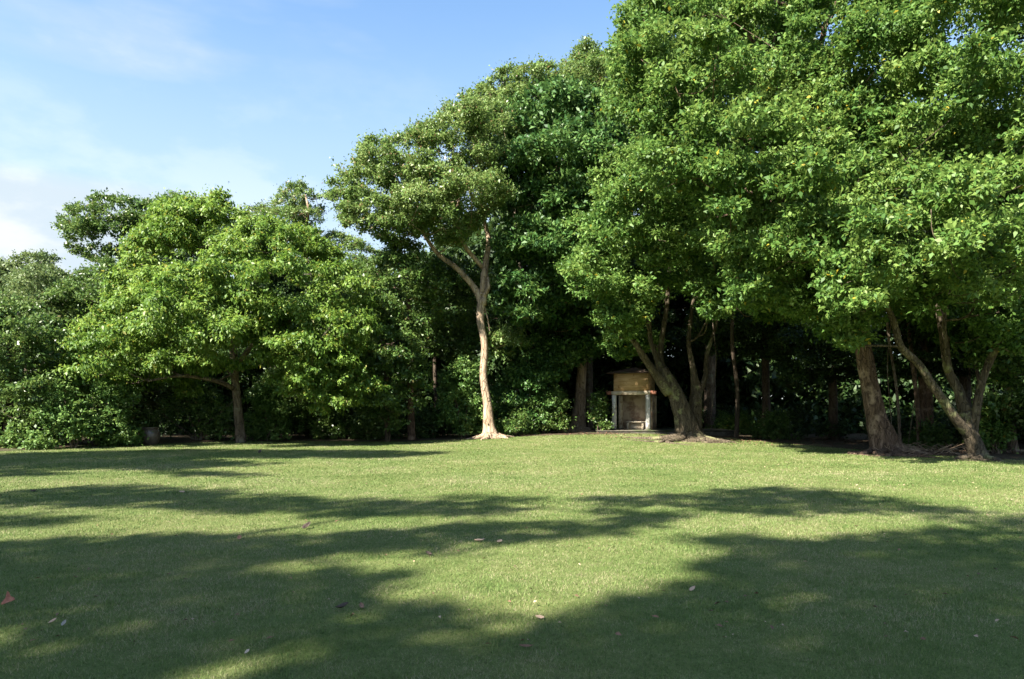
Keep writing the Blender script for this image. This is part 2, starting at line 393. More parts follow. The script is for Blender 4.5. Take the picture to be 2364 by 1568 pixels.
def grass():
    Vs = []
    for y0, y1, dens, ln, wd in ((3.2, 5, 9500, .034, .0040), (5, 7.5, 5200, .036, .0056), (7.5, 11, 2900, .038, .008), (11, 17, 1300, .042, .012), (17, 27, 560, .046, .018), (27, 40, 330, .05, .024)):
        w1 = .80*y1+2
        n = int(dens*(y1-y0)*2*w1)
        x = RNG.uniform(-w1, w1, n); y = RNG.uniform(y0, y1, n)
        k = (np.abs(x) < .80*y+1.5) & (y < edge_y(x)-.1+RNG.exponential(.38, n))
        x, y = x[k], y[k]; n = len(x)
        g = .7+.35*np.clip(np.sin(x*2.3+np.sin(y*1.7)*2)*np.sin(y*2.9+np.sin(x*1.1)*2)+.3, 0, 1)+.35*np.clip(np.sin(x*9.1+np.sin(y*7.3)*2)*np.sin(y*11.7+np.sin(x*6.1)*2), 0, 1)
        a = RNG.uniform(0, 2*math.pi, n); lean = RNG.uniform(.3, 1.25, n)
        L = ln*RNG.uniform(.5, 1.15, n)*g; W = wd*RNG.uniform(.6, 1.3, n)
        b = np.stack([x, y, H(x, y)-.002], -1)
        d = np.stack([np.cos(a)*np.sin(lean), np.sin(a)*np.sin(lean), np.cos(lean)], -1)
        t2 = a+RNG.uniform(.6, 2.5, n)
        s_ = np.stack([np.cos(t2), np.sin(t2), np.zeros(n)], -1)
        V = np.stack([b-s_*W[:, None]*.5, b+s_*W[:, None]*.5, b+d*L[:, None]], 1)
        Vs.append(V.reshape(-1, 3))
    V = np.concatenate(Vs)
    k = len(V)//3
    tag(mesh('grass', V, np.arange(3*k), np.full(k, 3), M['blade']), 'short mown green grass blades covering the lawn', 'grass', kind='stuff')
grass()

# ------------------------------------------------------------------ foliage
def inpoly(p, x, y):
    n = len(p); r = np.zeros(np.shape(x), bool); j = n-1
    for i in range(n):
        xi, yi = p[i]; xj, yj = p[j]
        c = ((yi > y) != (yj > y)) & (x < (xj-xi)*(y-yi)/(yj-yi+1e-12)+xi)
        r ^= c; j = i
    return r
def polydist(p, x, y):
    d = np.full(np.shape(x), 1e9)
    for i in range(len(p)):
        a = np.array(p[i], float); b = np.array(p[(i+1) % len(p)], float); ab = b-a
        t = np.clip(((x-a[0])*ab[0]+(y-a[1])*ab[1])/(ab@ab+1e-9), 0, 1)
        d = np.minimum(d, np.hypot(x-a[0]-t*ab[0], y-a[1]-t*ab[1]))
    return d
def lobes_in(poly, Y, thick, r, rg, spacing=1.0, holes=(), back=.55, tilt=0.0):
    """centres and radii of leaf clumps filling a crown of real depth; outline given at Y metres"""
    k = Y/FPX
    p = np.array(poly, float)
    q = []
    for i in range(len(p)):
        a, b = p[i], p[(i+1) % len(p)]; l = np.hypot(*(b-a)); m = max(1, int(l*k/.8))
        nrm = np.array([b[1]-a[1], a[0]-b[0]])/(l+1e-9)
        for j in range(m): q.append(a+(b-a)*j/m+nrm*rg.normal(.08, .26)/k)
    p = np.array(q)
    x0, y0 = p.min(0); x1, y1 = p.max(0)
    n = 7000
    x = rg.uniform(x0, x1, n); y = rg.uniform(y0, y1, n)
    ok = inpoly(p, x, y); x, y = x[ok], y[ok]
    d = polydist(p, x, y)*k
    for hx, hy, hr in holes: 
        q = np.hypot(x-hx, y-hy)/hr; d = np.where(q < 1, -1, d)
    dm = max(d.max(), .5)
    out = []
    keep = []
    ph = rg.uniform(0, 6.28, 3)
    for i in range(len(x)):
        rr = r*rg.choice([.5, .7, .95, 1.25, 1.5])
        if d[i] < .30*rr:
            if d[i] < .12: continue
            rr = max(d[i]*1.6, .3*r)
        elif d[i] < rr: rr = max(d[i]*1.05, r*.42)
        sp = spacing*rr*1.22/k
        if all((x[i]-a)**2+(y[i]-b)**2 > (sp*.5+c*.5)**2 for a, b, c in keep):
            keep.append((x[i], y[i], sp))
            if math.sin(x[i]*k*1.9+ph[0])*math.sin(y[i]*k*2.3+ph[1])+.5*math.sin(x[i]*k*4.1+y[i]*k*3.3+ph[2]) > 1.02 and d[i] > .8: continue
            u = min(d[i]/dm, 1); o = thick*math.sqrt(max(0, 1-(1-u)**2))
            Yt = Y-tilt*((y[i]-y0)/(y1-y0)-.5)
            out.append((*P(x[i], y[i], Yt-o*rg.uniform(.35, 1.2)), rr, 1.0))
            if rg.random() < back: out.append((*P(x[i]+rg.normal(0, 6), y[i], Yt+o*rg.uniform(.3, 1.0)), rr*1.25, .45))
            if rg.random() < back*.6: out.append((*P(x[i], y[i]+rg.normal(0, 6), Yt+rg.uniform(-.4, .3)*o), rr*1.1, .35))
    return np.array(out)
def foliage(mb, lobes, dens, L, W, rg, droop=0.0, flat=.66, per=9, spread=.30, upb=.55, low=-.22, sub=.33):
    """leaves on sprays, sprays on clumps: gaps stay open between them"""
    S = []
    for x, y, z, r, q in lobes:
        ns = max(5, int(22*min(1, q+.3)))
        v = rg.normal(0, 1, (ns*3, 3)); v /= np.linalg.norm(v, axis=1, keepdims=True)
        v = v[(v[:, 2] > low) | (rg.random(len(v)) < .10)][:ns]
        rr = r*rg.uniform(.45, 1.02, len(v))
        c = np.array([x, y, z])+v*rr[:, None]*np.array([1.22, 1.22, flat])
        rs = np.clip(r*sub*rg.uniform(.65, 1.4, len(v)), .10, .75)
        S.append(np.column_stack([c, rs, v, np.full(len(v), q)]))
    S = np.concatenate(S)
    n = np.maximum(4, (dens*S[:, 7]**.3*S[:, 3]**2*5.6).astype(int))
    T = np.repeat(S, n, 0); k = len(T)
    v = rg.normal(0, 1, (k, 3)); v[:, 2] += .25; v /= np.linalg.norm(v, axis=1, keepdims=True)
    C = T[:, :3]+v*(T[:, 3]*rg.uniform(.25, 1.12, k))[:, None]*np.array([1, 1, .66])
    # stray shoots beyond the clump
    st = rg.random(k) < .12
    C[st] += T[st, 4:7]*rg.uniform(.04, .42, (st.sum(), 1))+np.array([0, 0, .05])
    out = v*.6+T[:, 4:7]*.5
    Dd = out*.6+rg.normal(0, .6, (k, 3))+np.array([0, 0, -droop])
    Nn = out*.5+np.array([0, 0, upb])+rg.normal(0, .38, (k, 3))
    s = rg.uniform(.5, 1.35, k)
    mb.leaves(C, Dd, Nn, L*s, W*s*rg.uniform(.8, 1.2, k))
    return k
def branches(mbs, roots, lobes, r0, rg, rmin=.012, frac=.75):
    """grow boughs from the given limb points to the leaf clumps; each bough goes into the mesh of the limb it grows from"""
    nodes = [np.array(p, float) for p, o, r in roots]; own = [o for p, o, r in roots]; rad = [min(r0, r*.8) for p, o, r in roots]
    ls = lobes[rg.random(len(lobes)) < frac]
    if len(ls) == 0: return
    base = np.mean(nodes, 0)
    order = np.argsort(np.linalg.norm(ls[:, :3]-base, axis=1))
    for i in order:
        c = ls[i, :3]-np.array([0, 0, ls[i, 3]*.2])
        A = np.array(nodes)
        d = np.linalg.norm(A-c, axis=1)+np.where(A[:, 2] > c[2]+.3, 2.0, 0)
        j = int(np.argmin(d))
        a = A[j]; ra = rad[j]
        dist = np.linalg.norm(c-a)
        if dist < .2: continue
        rb = max(rmin, ra*.62)
        m = (a+c)/2+rg.normal(0, .08*dist, 3)+np.array([0, 0, -.05*dist])
        mbs[own[j]].tube([a, m, c], [ra*.85, (ra+rb)*.42, rb*.8], n=6, sub=3, seed=int(rg.integers(1e6)))
        nodes.append(m); rad.append((ra+rb)*.45); own.append(own[j])
        nodes.append(c); rad.append(rb); own.append(own[j])
TOTAL = [0]
def tree(name, label, cat, base, trunk, polys, leafmat, bark, seed, thick=3.0, r=1.0, dens=150, L=.12, W=.06, limbs=(), roots=(), group=None,
         droop=.0, holes=(), back=.55, spacing=1.0, flute=.0, per=9, rb=.06, spread=.30, frac=.75, flat=.66, brmat=None, Y=None, nfl=5, upb=.55, tilt=0.0):
    rg = np.random.default_rng(seed)
    base = np.array(base, float)
    t = thing(name, label, cat, base, group)
    Y = Y or base[1]
    lob = np.concatenate([lobes_in(p, Y+(e[0] if e else 0), (e[1] if len(e) > 1 else thick), r, rg, spacing, holes, back, tilt if pi == 0 else 0) for pi, (p, *e) in enumerate(polys)])
    cb = MB(); TOTAL[0] += foliage(cb, lob, dens, L, W, rg, droop, per=per, spread=spread, flat=flat, upb=upb)
    cb.build('crown', leafmat, t, base)
    tb = MB(); tp = np.array([q[:3] for q in trunk], float); tr = np.array([q[3] for q in trunk])
    tb.tube(tp, tr, n=16, flute=flute, nflute=nfl, rough=.03, seed=seed, sub=6)
    mbs = [tb]; tips = [(tp[-1], 0, tr[-1])]
    for i, lm in enumerate(limbs):
        lb = MB(); lb.tube([q[:3] for q in lm], [q[3] for q in lm], n=12, rough=.09, seed=seed+i, sub=7); mbs.append(lb)
        tips += [(np.array(q[:3], float), i+1, q[3]) for q in lm[1:]]
    branches(mbs, tips, lob, rb, rg, frac=frac)
    tb.build('trunk', bark, t, base, True)
    for lb in mbs[1:]: lb.build('limb', bark, t, base, True)
    for i, rt in enumerate(roots):
        b = MB(); b.tube([q[:3] for q in rt], [q[3] for q in rt], n=8, rough=.07, seed=seed+50+i, sub=5)
        b.build('root', brmat or bark, t, base, True)
    return t
def line(pts, Y):
    """trunk or limb through photographed points at Y (+ per point offset): (px, py, radius[, dY])"""
    return [(*P(q[0], q[1], Y+(q[3] if len(q) > 3 else 0)), q[2]) for q in pts]
def roots_around(base, n, length, r0, rg, a0=0, a1=6.28, wig=.25):
    out = []
    for i in range(n):
        a = a0+(a1-a0)*(i+rg.uniform(.2, .8))/n; l = length*rg.uniform(.6, 1.3); q = []
        for s, rr, up in ((.12, 1.0, .9), (.35, .85, .42), (.6, .6, .18), (.8, .42, .07), (1, .15, -.02)):
            aa = a+rg.normal(0, wig)*s
            x = base[0]+math.cos(aa)*l*s; y = base[1]+math.sin(aa)*l*s
            q.append((x, y, float(H(x, y))+up*r0*1.6, r0*rr))
        out.append(q)
    return out

# ------------------------------------------------------------------ the trees one can tell apart
def gb(px, py):
    return G(px, py)
BACK = 'trees of the wood behind the lawn'
rg0 = np.random.default_rng(3)

# spreading bright tree left of centre
b = gb(556, 1022); Y = b[1]
tree('spreading_tree', 'broad bright lime green tree spreading low over the lawn, slim straight grey trunk', 'tree', b,
     line([(557, 1026, .25), (553, 985, .21), (548, 930, .19), (543, 880, .18), (538, 800, .16, -.5), (520, 700, .12, -.5), (505, 610, .07)], Y),
     [([(100, 872), (165, 790), (232, 720), (240, 680), (292, 610), (310, 540), (345, 500), (400, 480), (470, 464), (515, 466), (560, 490), (650, 520), (720, 545), (750, 575), (746, 612),
        (835, 626), (872, 690), (860, 760), (838, 850), (838, 900), (795, 922), (735, 925), (690, 880), (640, 850), (560, 850), (500, 872), (440, 870), (340, 860), (260, 880), (190, 900), (120, 905)],),
      ([(92, 885), (130, 800), (240, 735), (420, 735), (490, 800), (470, 872), (330, 905), (200, 925), (120, 905)], .3, 2.4),
      ([(440, 480), (462, 452), (500, 446), (530, 470), (500, 520), (450, 520)], 0, .6), ([(725, 560), (775, 585), (780, 640), (700, 640)], 0, .6), ([(330, 560), (360, 500), (400, 510), (380, 580)], .5, .6),
      ([(600, 800), (700, 755), (790, 795), (850, 855), (885, 910), (830, 935), (740, 935), (650, 915)], -2, 2.0)],
     M['lime'], M['bark'], 11, thick=4.8, tilt=2.5, r=1.05, dens=180, L=.165, W=.075, droop=.75, per=9, rb=.05, spread=.34, back=.5, holes=[(455, 605, 34), (430, 690, 26), (640, 745, 30)],
     limbs=[line([(546, 900, .12), (500, 880, .10, -1), (420, 868, .07, -2), (340, 880, .04, -3)], Y), line([(542, 850, .12), (600, 780, .09, -1), (690, 730, .06, -2)], Y),
            line([(530, 740, .10), (470, 690, .08, -1), (400, 650, .05, -2)], Y), line([(515, 660, .09), (480, 610, .07), (430, 570, .05)], Y), line([(545, 880, .09, 0), (470, 790, .07, 1.5), (330, 720, .05, 3)], Y)])

# tall pale trunked tree in the middle
b = gb(1131, 1012); Y = b[1]
tree('tall_tree', 'tall olive crowned tree with a pale trunk forking high, mid lawn edge', 'tree', b,
     line([(1133, 1016, .52), (1129, 985, .30), (1125, 930, .21), (1116, 870, .18), (1119, 800, .17), (1109, 740, .185), (1113, 688, .21)], Y),
     [([(777, 455), (782, 420), (810, 375), (850, 340), (905, 325), (950, 292), (1005, 275), (1015, 245), (1070, 228), (1130, 240), (1165, 290), (1180, 350), (1165, 430), (1135, 470), (1090, 500), (1062, 545),
        (1010, 545), (960, 545), (920, 555), (870, 535), (800, 525), (785, 495)],),
      ([(1128, 800), (1150, 772), (1195, 785), (1185, 820), (1140, 835)], .9, .4)],
     M['olive'], M['bark_pale'], 21, thick=3.0, tilt=1.5, r=1.05, dens=210, L=.15, W=.07, per=10, rb=.045, spread=.30, back=.5, flute=[.22, .10, .03, .02, .02], nfl=6,
     holes=[(1082, 395, 18), (955, 440, 20), (1000, 470, 16)],
     limbs=[line([(1113, 700, .20), (1095, 665, .15), (1060, 625, .125, -.3), (1010, 585, .105, -.5), (975, 535, .085, -.6), (935, 470, .06, -.6), (900, 420, .05)], Y),
            line([(1114, 705, .20), (1118, 640, .17), (1122, 600, .15, .3), (1128, 555, .12, .5), (1110, 490, .09, .6), (1085, 440, .06, .6), (1090, 380, .05)], Y),
            line([(1117, 620, .11, .2), (1090, 590, .11, -.2), (1066, 555, .10, -.5), (1055, 510, .08, -.7), (1060, 460, .06, -.6), (1080, 400, .04)], Y),
            line([(1116, 690, .10), (1128, 660, .09, -.3), (1120, 620, .06, .4)], Y)],
     roots=roots_around(b, 6, 1.1, .16, rg0, 2.6, 6.8))

# dark glossy tree
b = gb(1332, 1000); Y = b[1]
tree('glossy_tree', 'dense dark tree with big glossy leaves and root flared grey trunk left of shrine', 'tree', b,
     line([(1331, 1004, .66), (1333, 980, .42), (1338, 940, .31), (1341, 890, .28), (1344, 820, .25), (1340, 740, .22, .5), (1320, 600, .18, 1), (1290, 430, .12, 1)], Y),
     [([(1158, 300), (1200, 235), (1250, 200), (1330, 205), (1400, 235), (1440, 330), (1400, 440), (1370, 520), (1350, 560), (1340, 620), (1310, 700), (1250, 740), (1195, 752), (1160, 730), (1150, 650), (1158, 580), (1155, 500), (1170, 440)], -4.4),
      ([(1185, 815), (1190, 760), (1250, 720), (1310, 680), (1400, 670), (1435, 730), (1420, 790), (1370, 815), (1290, 860), (1215, 850)], -1.4, 1.2)],
     M['glossy'], M['bark_pale'], 31, thick=3.2, tilt=1.5, r=1.1, dens=80, L=.25, W=.12, per=8, rb=.06, spread=.42, back=.6, flute=[.35, .16, .06, .03, .03], nfl=7, brmat=M['root'],  # pale bark colour stands in for sunlight the crown blocks from this trunk
     roots=roots_around(b, 13, 1.9, .16, rg0, 2.2, 6.9, .5), upb=.45)

# leaning fig by the shrine
b = gb(1590, 1016); Y = b[1]
tree('leaning_fig', 'leaning bright green fig whose twin mossy trunks stand right of the shrine', 'tree', b,
     line([(1592, 1020, .78), (1587, 995, .54), (1578, 960, .44), (1562, 915, .36), (1545, 880, .29), (1530, 850, .20)], Y),
     [([(1312, 665), (1318, 620), (1345, 580), (1330, 520), (1370, 480), (1385, 420), (1405, 350), (1480, 310), (1560, 270), (1640, 290), (1690, 360), (1700, 450), (1700, 540), (1720, 600), (1705, 650), (1665, 715), (1640, 742),
        (1628, 690), (1590, 670), (1560, 640), (1520, 650), (1495, 720), (1470, 752), (1425, 740), (1390, 690), (1350, 690)],), ([(1560, 640), (1705, 640), (1692, 700), (1652, 752), (1610, 705)], -3.4, .7), ([(1390, 700), (1500, 690), (1495, 750), (1440, 782), (1395, 748)], -2.2, .8), ([(1700, 620), (1800, 640), (1860, 690), (1840, 740), (1760, 730), (1710, 690)], -1.0, 1.2), ([(1395, 790), (1430, 765), (1490, 765), (1515, 790), (1490, 812), (1440, 806)], 1.8, .3)],
     M['ficus'], M['bark_moss'], 41, thick=5.6, tilt=4.0, r=1.05, dens=150, L=.16, W=.085, per=9, rb=.06, spread=.30, back=.85, flute=[.30, .16, .08, .05, .04], nfl=6, frac=.6,
     limbs=[line([(1545, 905, .30), (1515, 865, .19, -.3), (1490, 830, .15, -.6), (1465, 790, .12, -.9), (1430, 755, .10, -1.2), (1405, 690, .08, -1.5), (1400, 600, .06, -1.6)], Y),
            line([(1537, 875, .22), (1525, 835, .16, .2), (1527, 790, .12, .4), (1540, 700, .10, .5), (1550, 560, .07)], Y),
            line([(1530, 860, .18), (1510, 810, .11, .1), (1500, 770, .10, .1), (1500, 680, .07)], Y),
            line([(1604, 1010, .36, .4), (1606, 970, .30, .5), (1606, 925, .28, .5), (1607, 905, .26, .6), (1600, 850, .13, .6), (1590, 790, .10, .7), (1600, 690, .07, .8)], Y),
            line([(1608, 915, .20, .6), (1628, 870, .11, .8), (1632, 820, .09, 1), (1650, 760, .07, 1.2), (1680, 640, .05, 1.2)], Y)],
     roots=roots_around(b, 11, 2.3, .15, rg0, 2.9, 6.9, .4))

# big tree on the right
b = gb(2045, 1048); Y = b[1]
tree('huge_tree', 'huge tree with a leaning reddish buttressed trunk carrying the great canopy at upper right', 'tree', b,
     line([(2052, 1052, .66), (2040, 1015, .47), (2022, 960, .33), (2010, 900, .29), (1997, 830, .28), (1985, 760, .27), (1980, 690, .27, .5), (1960, 560, .26, 1), (1900, 400, .2, 1)], Y),
     [([(1640, 560), (1600, 450), (1500, 420), (1470, 300), (1420, 190), (1405, 90), (1455, 10), (1500, -70), (1700, -150), (1950, -160), (2080, -60), (2100, 120), (2070, 300), (2060, 420), (2010, 540), (1950, 600), (1900, 640), (1830, 650), (1770, 620), (1700, 600)], .3, 5.0),
      ([(1870, 690), (1880, 620), (1950, 560), (2050, 560), (2080, 640), (2050, 700), (1990, 745), (1930, 745)], -1.6, 1.8),
      ([(1680, 610), (1760, 550), (1900, 590), (1925, 690), (1880, 735), (1800, 725), (1720, 700)], -1.5, 2.0), ([(1860, 680), (2010, 670), (2035, 740), (1985, 800), (1905, 770)], -2.6, .8)],
     M['right'], M['bark_red'], 51, thick=5.2, tilt=5.0, r=.95, dens=150, L=.155, W=.082, per=9, rb=.07, spread=.28, back=.8, flute=[.30, .22, .12, .06, .05, .04], nfl=6, frac=.6, holes=[(1730, 90, 14), (1985, 430, 34), (1880, 520, 24)],
     limbs=[line([(1975, 690, .2, .5), (1900, 600, .15, -.5), (1800, 520, .11, -1.5), (1720, 430, .08, -2)], Y), line([(1945, 520, .16, .9), (1985, 430, .13, -.8), (2030, 300, .1, -1.5)], Y),
            line([(1900, 400, .14, 1), (1880, 250, .11, .5), (1905, 60, .09, 0), (1960, -40, .06)], Y), line([(1880, 250, .1, .5), (1800, 150, .08, 0), (1700, 60, .06)], Y),
            line([(1905, 75, .08, -.2), (1870, 35, .07, -.4), (1790, 5, .06, -.4), (1740, 18, .04, -.4)], Y)],
     roots=roots_around(b, 9, 1.8, .15, rg0, 3.0, 7.2, .4))

# several stemmed tree at the right edge
b = gb(2252, 1060); Y = b[1]
tree('many_stemmed_tree', 'mossy tree splitting low into three long leaning stems near the right edge', 'tree', b,
     line([(2262, 1064, .31), (2252, 1035, .25), (2240, 1005, .23), (2235, 985, .21), (2228, 950, .17)], Y),
     [([(1890, 650), (1885, 590), (1930, 520), (2000, 430), (2030, 330), (2060, 200), (2075, 60), (2120, -80), (2300, -160), (2600, -130), (2700, 150), (2680, 420), (2560, 560), (2420, 640), (2300, 700), (2210, 660), (2120, 640), (2060, 680), (1985, 735), (1930, 720)],), ([(2080, 640), (2180, 640), (2200, 700), (2130, 730), (2085, 700)], -1.8, .6), ([(2220, 660), (2330, 650), (2420, 700), (2400, 800), (2320, 790), (2240, 720)], -1.0, .8), ([(2060, 660), (2200, 630), (2330, 640), (2420, 700), (2400, 840), (2330, 880), (2250, 800), (2150, 760), (2080, 740)], 2.4, 1.0), ([(1895, 690), (1990, 700), (2015, 760), (1975, 800), (1920, 770)], -1.0, .7)],
     M['right'], M['bark_moss'], 61, thick=4.6, tilt=4.5, r=.9, dens=150, L=.15, W=.08, per=9, rb=.05, spread=.27, back=.5, frac=.6, flute=[.14, .08, .04], holes=[(2320, 380, 30), (2300, 560, 28)],
     limbs=[line([(2240, 1008, .17), (2205, 965, .145, -.3), (2160, 900, .125, -.6), (2120, 840, .11, -.8), (2080, 800, .105, -.9), (2062, 740, .085, -1), (2035, 680, .08, -1.1), (2000, 590, .06, -1)], Y),
            line([(2228, 950, .19), (2212, 900, .14, .1), (2190, 855, .13, .2), (2175, 770, .105, .2), (2165, 690, .10, .2), (2150, 620, .085, .2), (2140, 480, .07)], Y),
            line([(2246, 1000, .14), (2255, 940, .12, -.2), (2270, 870, .115, -.3), (2300, 800, .105, -.4), (2320, 740, .085, -.4), (2340, 600, .07)], Y),
            line([(2190, 858, .09, .1), (2185, 800, .08, -.1), (2180, 740, .06, -.2), (2200, 650, .04)], Y)],
     roots=roots_around(b, 5, 1.1, .10, rg0, 3.3, 7.0, .4))

# right edge slim trunk
b = gb(2338, 1045)
tree('slender_tree', 'slender blotchy grey trunk at the extreme right edge of the wood', 'tree', b,
     line([(2340, 1050, .20), (2336, 1000, .14), (2330, 930, .12), (2322, 840, .12), (2318, 760, .11), (2316, 600, .09), (2330, 420, .07)], b[1]),
     [([(2240, 640), (2260, 480), (2330, 330), (2450, 330), (2540, 520), (2500, 680), (2400, 700), (2300, 690)],)],
     M['mid'], M['bark'], 71, thick=2.2, r=.9, dens=110, L=.13, W=.07, roots=roots_around(b, 6, .9, .07, rg0))

# dark round crown, back left
b = P(255, 1015, 43); b[2] = float(H(b[0], b[1]))
tree('dark_crowned_tree', 'dark round crowned tree standing above the others at back left', 'tree', b,
     line([(255, 1025, .3), (255, 800, .24), (250, 660, .2), (255, 560, .12)], 43),
     [([(145, 530), (150, 505), (178, 465), (230, 455), (270, 470), (320, 465), (360, 478), (400, 460), (435, 465), (430, 500), (380, 530), (340, 560), (300, 600), (240, 610), (200, 590), (168, 575), (160, 545)],)],
     M['mid'], M['bark'], 81, thick=2.8, r=1.0, dens=95, L=.19, W=.10, back=.4, spread=.4, spacing=1.12, group=BACK, rb=.07, holes=[(215, 545, 22), (300, 560, 18)])
# olive tree with one bare limb
b = P(690, 1015, 46); b[2] = float(H(b[0], b[1]))
tree('olive_tree', 'thin topped olive tree with a bare limb poking out behind the lime green tree', 'tree', b,
     line([(690, 1020, .3), (695, 800, .26), (700, 620, .2), (705, 520, .14), (700, 450, .08)], 46),
     [([(545, 520), (570, 485), (620, 470), (640, 445), (672, 428), (690, 420), (720, 440), (735, 455), (748, 495), (735, 535), (720, 560), (680, 560), (640, 540), (600, 560), (560, 570)],),
      ([(690, 640), (715, 560), (760, 540), (820, 545), (880, 570), (905, 620), (880, 680), (800, 690), (720, 690)], .5)],
     M['olive'], M['bark_pale'], 91, thick=2.4, r=.95, dens=120, L=.16, W=.07, spacing=1.1, back=.35, group=BACK, rb=.06, limbs=[line([(700, 560, .12), (715, 548, .10, -2.0), (745, 535, .07, -2.4)], 46), line([(702, 540, .1), (712, 490, .08, -2.2), (705, 450, .05, -2.0)], 46)], holes=[(705, 492, 14), (690, 545, 12)])
# far pale trees at left edge
for px, top, lab, sd in ((-60, 600, 'pale hazy tree at the extreme left, farthest of the skyline', 101), (70, 592, 'flat topped pale far tree on the left skyline left of the dark round crown', 102), (180, 640, 'far grey green tree tucked below the dark round crown', 103)):
    b = P(px, 1015, 56); b[2] = float(H(b[0], b[1]))
    tree('far_tree', lab, 'tree', b, line([(px, 1020, .28), (px+5, 800, .2), (px, top+50, .1)], 56),
         [([(px-85, top+80), (px-70, top+25), (px-30, top), (px+30, top-4), (px+70, top+25), (px+85, top+90), (px+60, top+200), (px, top+230), (px-60, top+200)],)],
         M['far'], M['bark'], sd, thick=3, r=1.2, dens=75, L=.22, W=.11, group=BACK, spread=.45, back=.35)
# bushy dark trees on the left
for px, py, poly, lab, sd, dY, mt in (
    (20, 1034, [(-260, 900), (-240, 760), (-120, 690), (20, 690), (90, 720), (140, 780), (120, 860), (110, 960), (60, 985), (-60, 970), (-200, 980)], 'bushy dark green tree filling the left edge above a small shrub', 111, 1.0, 'mid'),
    (215, 1026, [(120, 740), (150, 660), (220, 610), (290, 620), (320, 700), (300, 800), (220, 850), (150, 830)], 'blue green tree rising behind the left shoulder of the lime green tree', 112, 7.0, 'mid'),
    (60, 1030, [(-60, 780), (-20, 690), (70, 640), (150, 660), (180, 740), (120, 800), (20, 810)], 'dull olive tree behind the bushy tree at the left edge', 113, 9.0, 'far')):
    b = P(px, py, gb(px, py)[1]+dY); b[2] = float(H(b[0], b[1]))
    tree('bushy_tree', lab, 'tree', b, line([(px, py, .22), (px+3, 900, .17), (px, poly[2][1]+70, .08)], b[1]), [(poly,)], M[mt], M['bark_dark'], sd, thick=2.6, r=.95, dens=125, L=.15, W=.075, group=BACK, per=9)
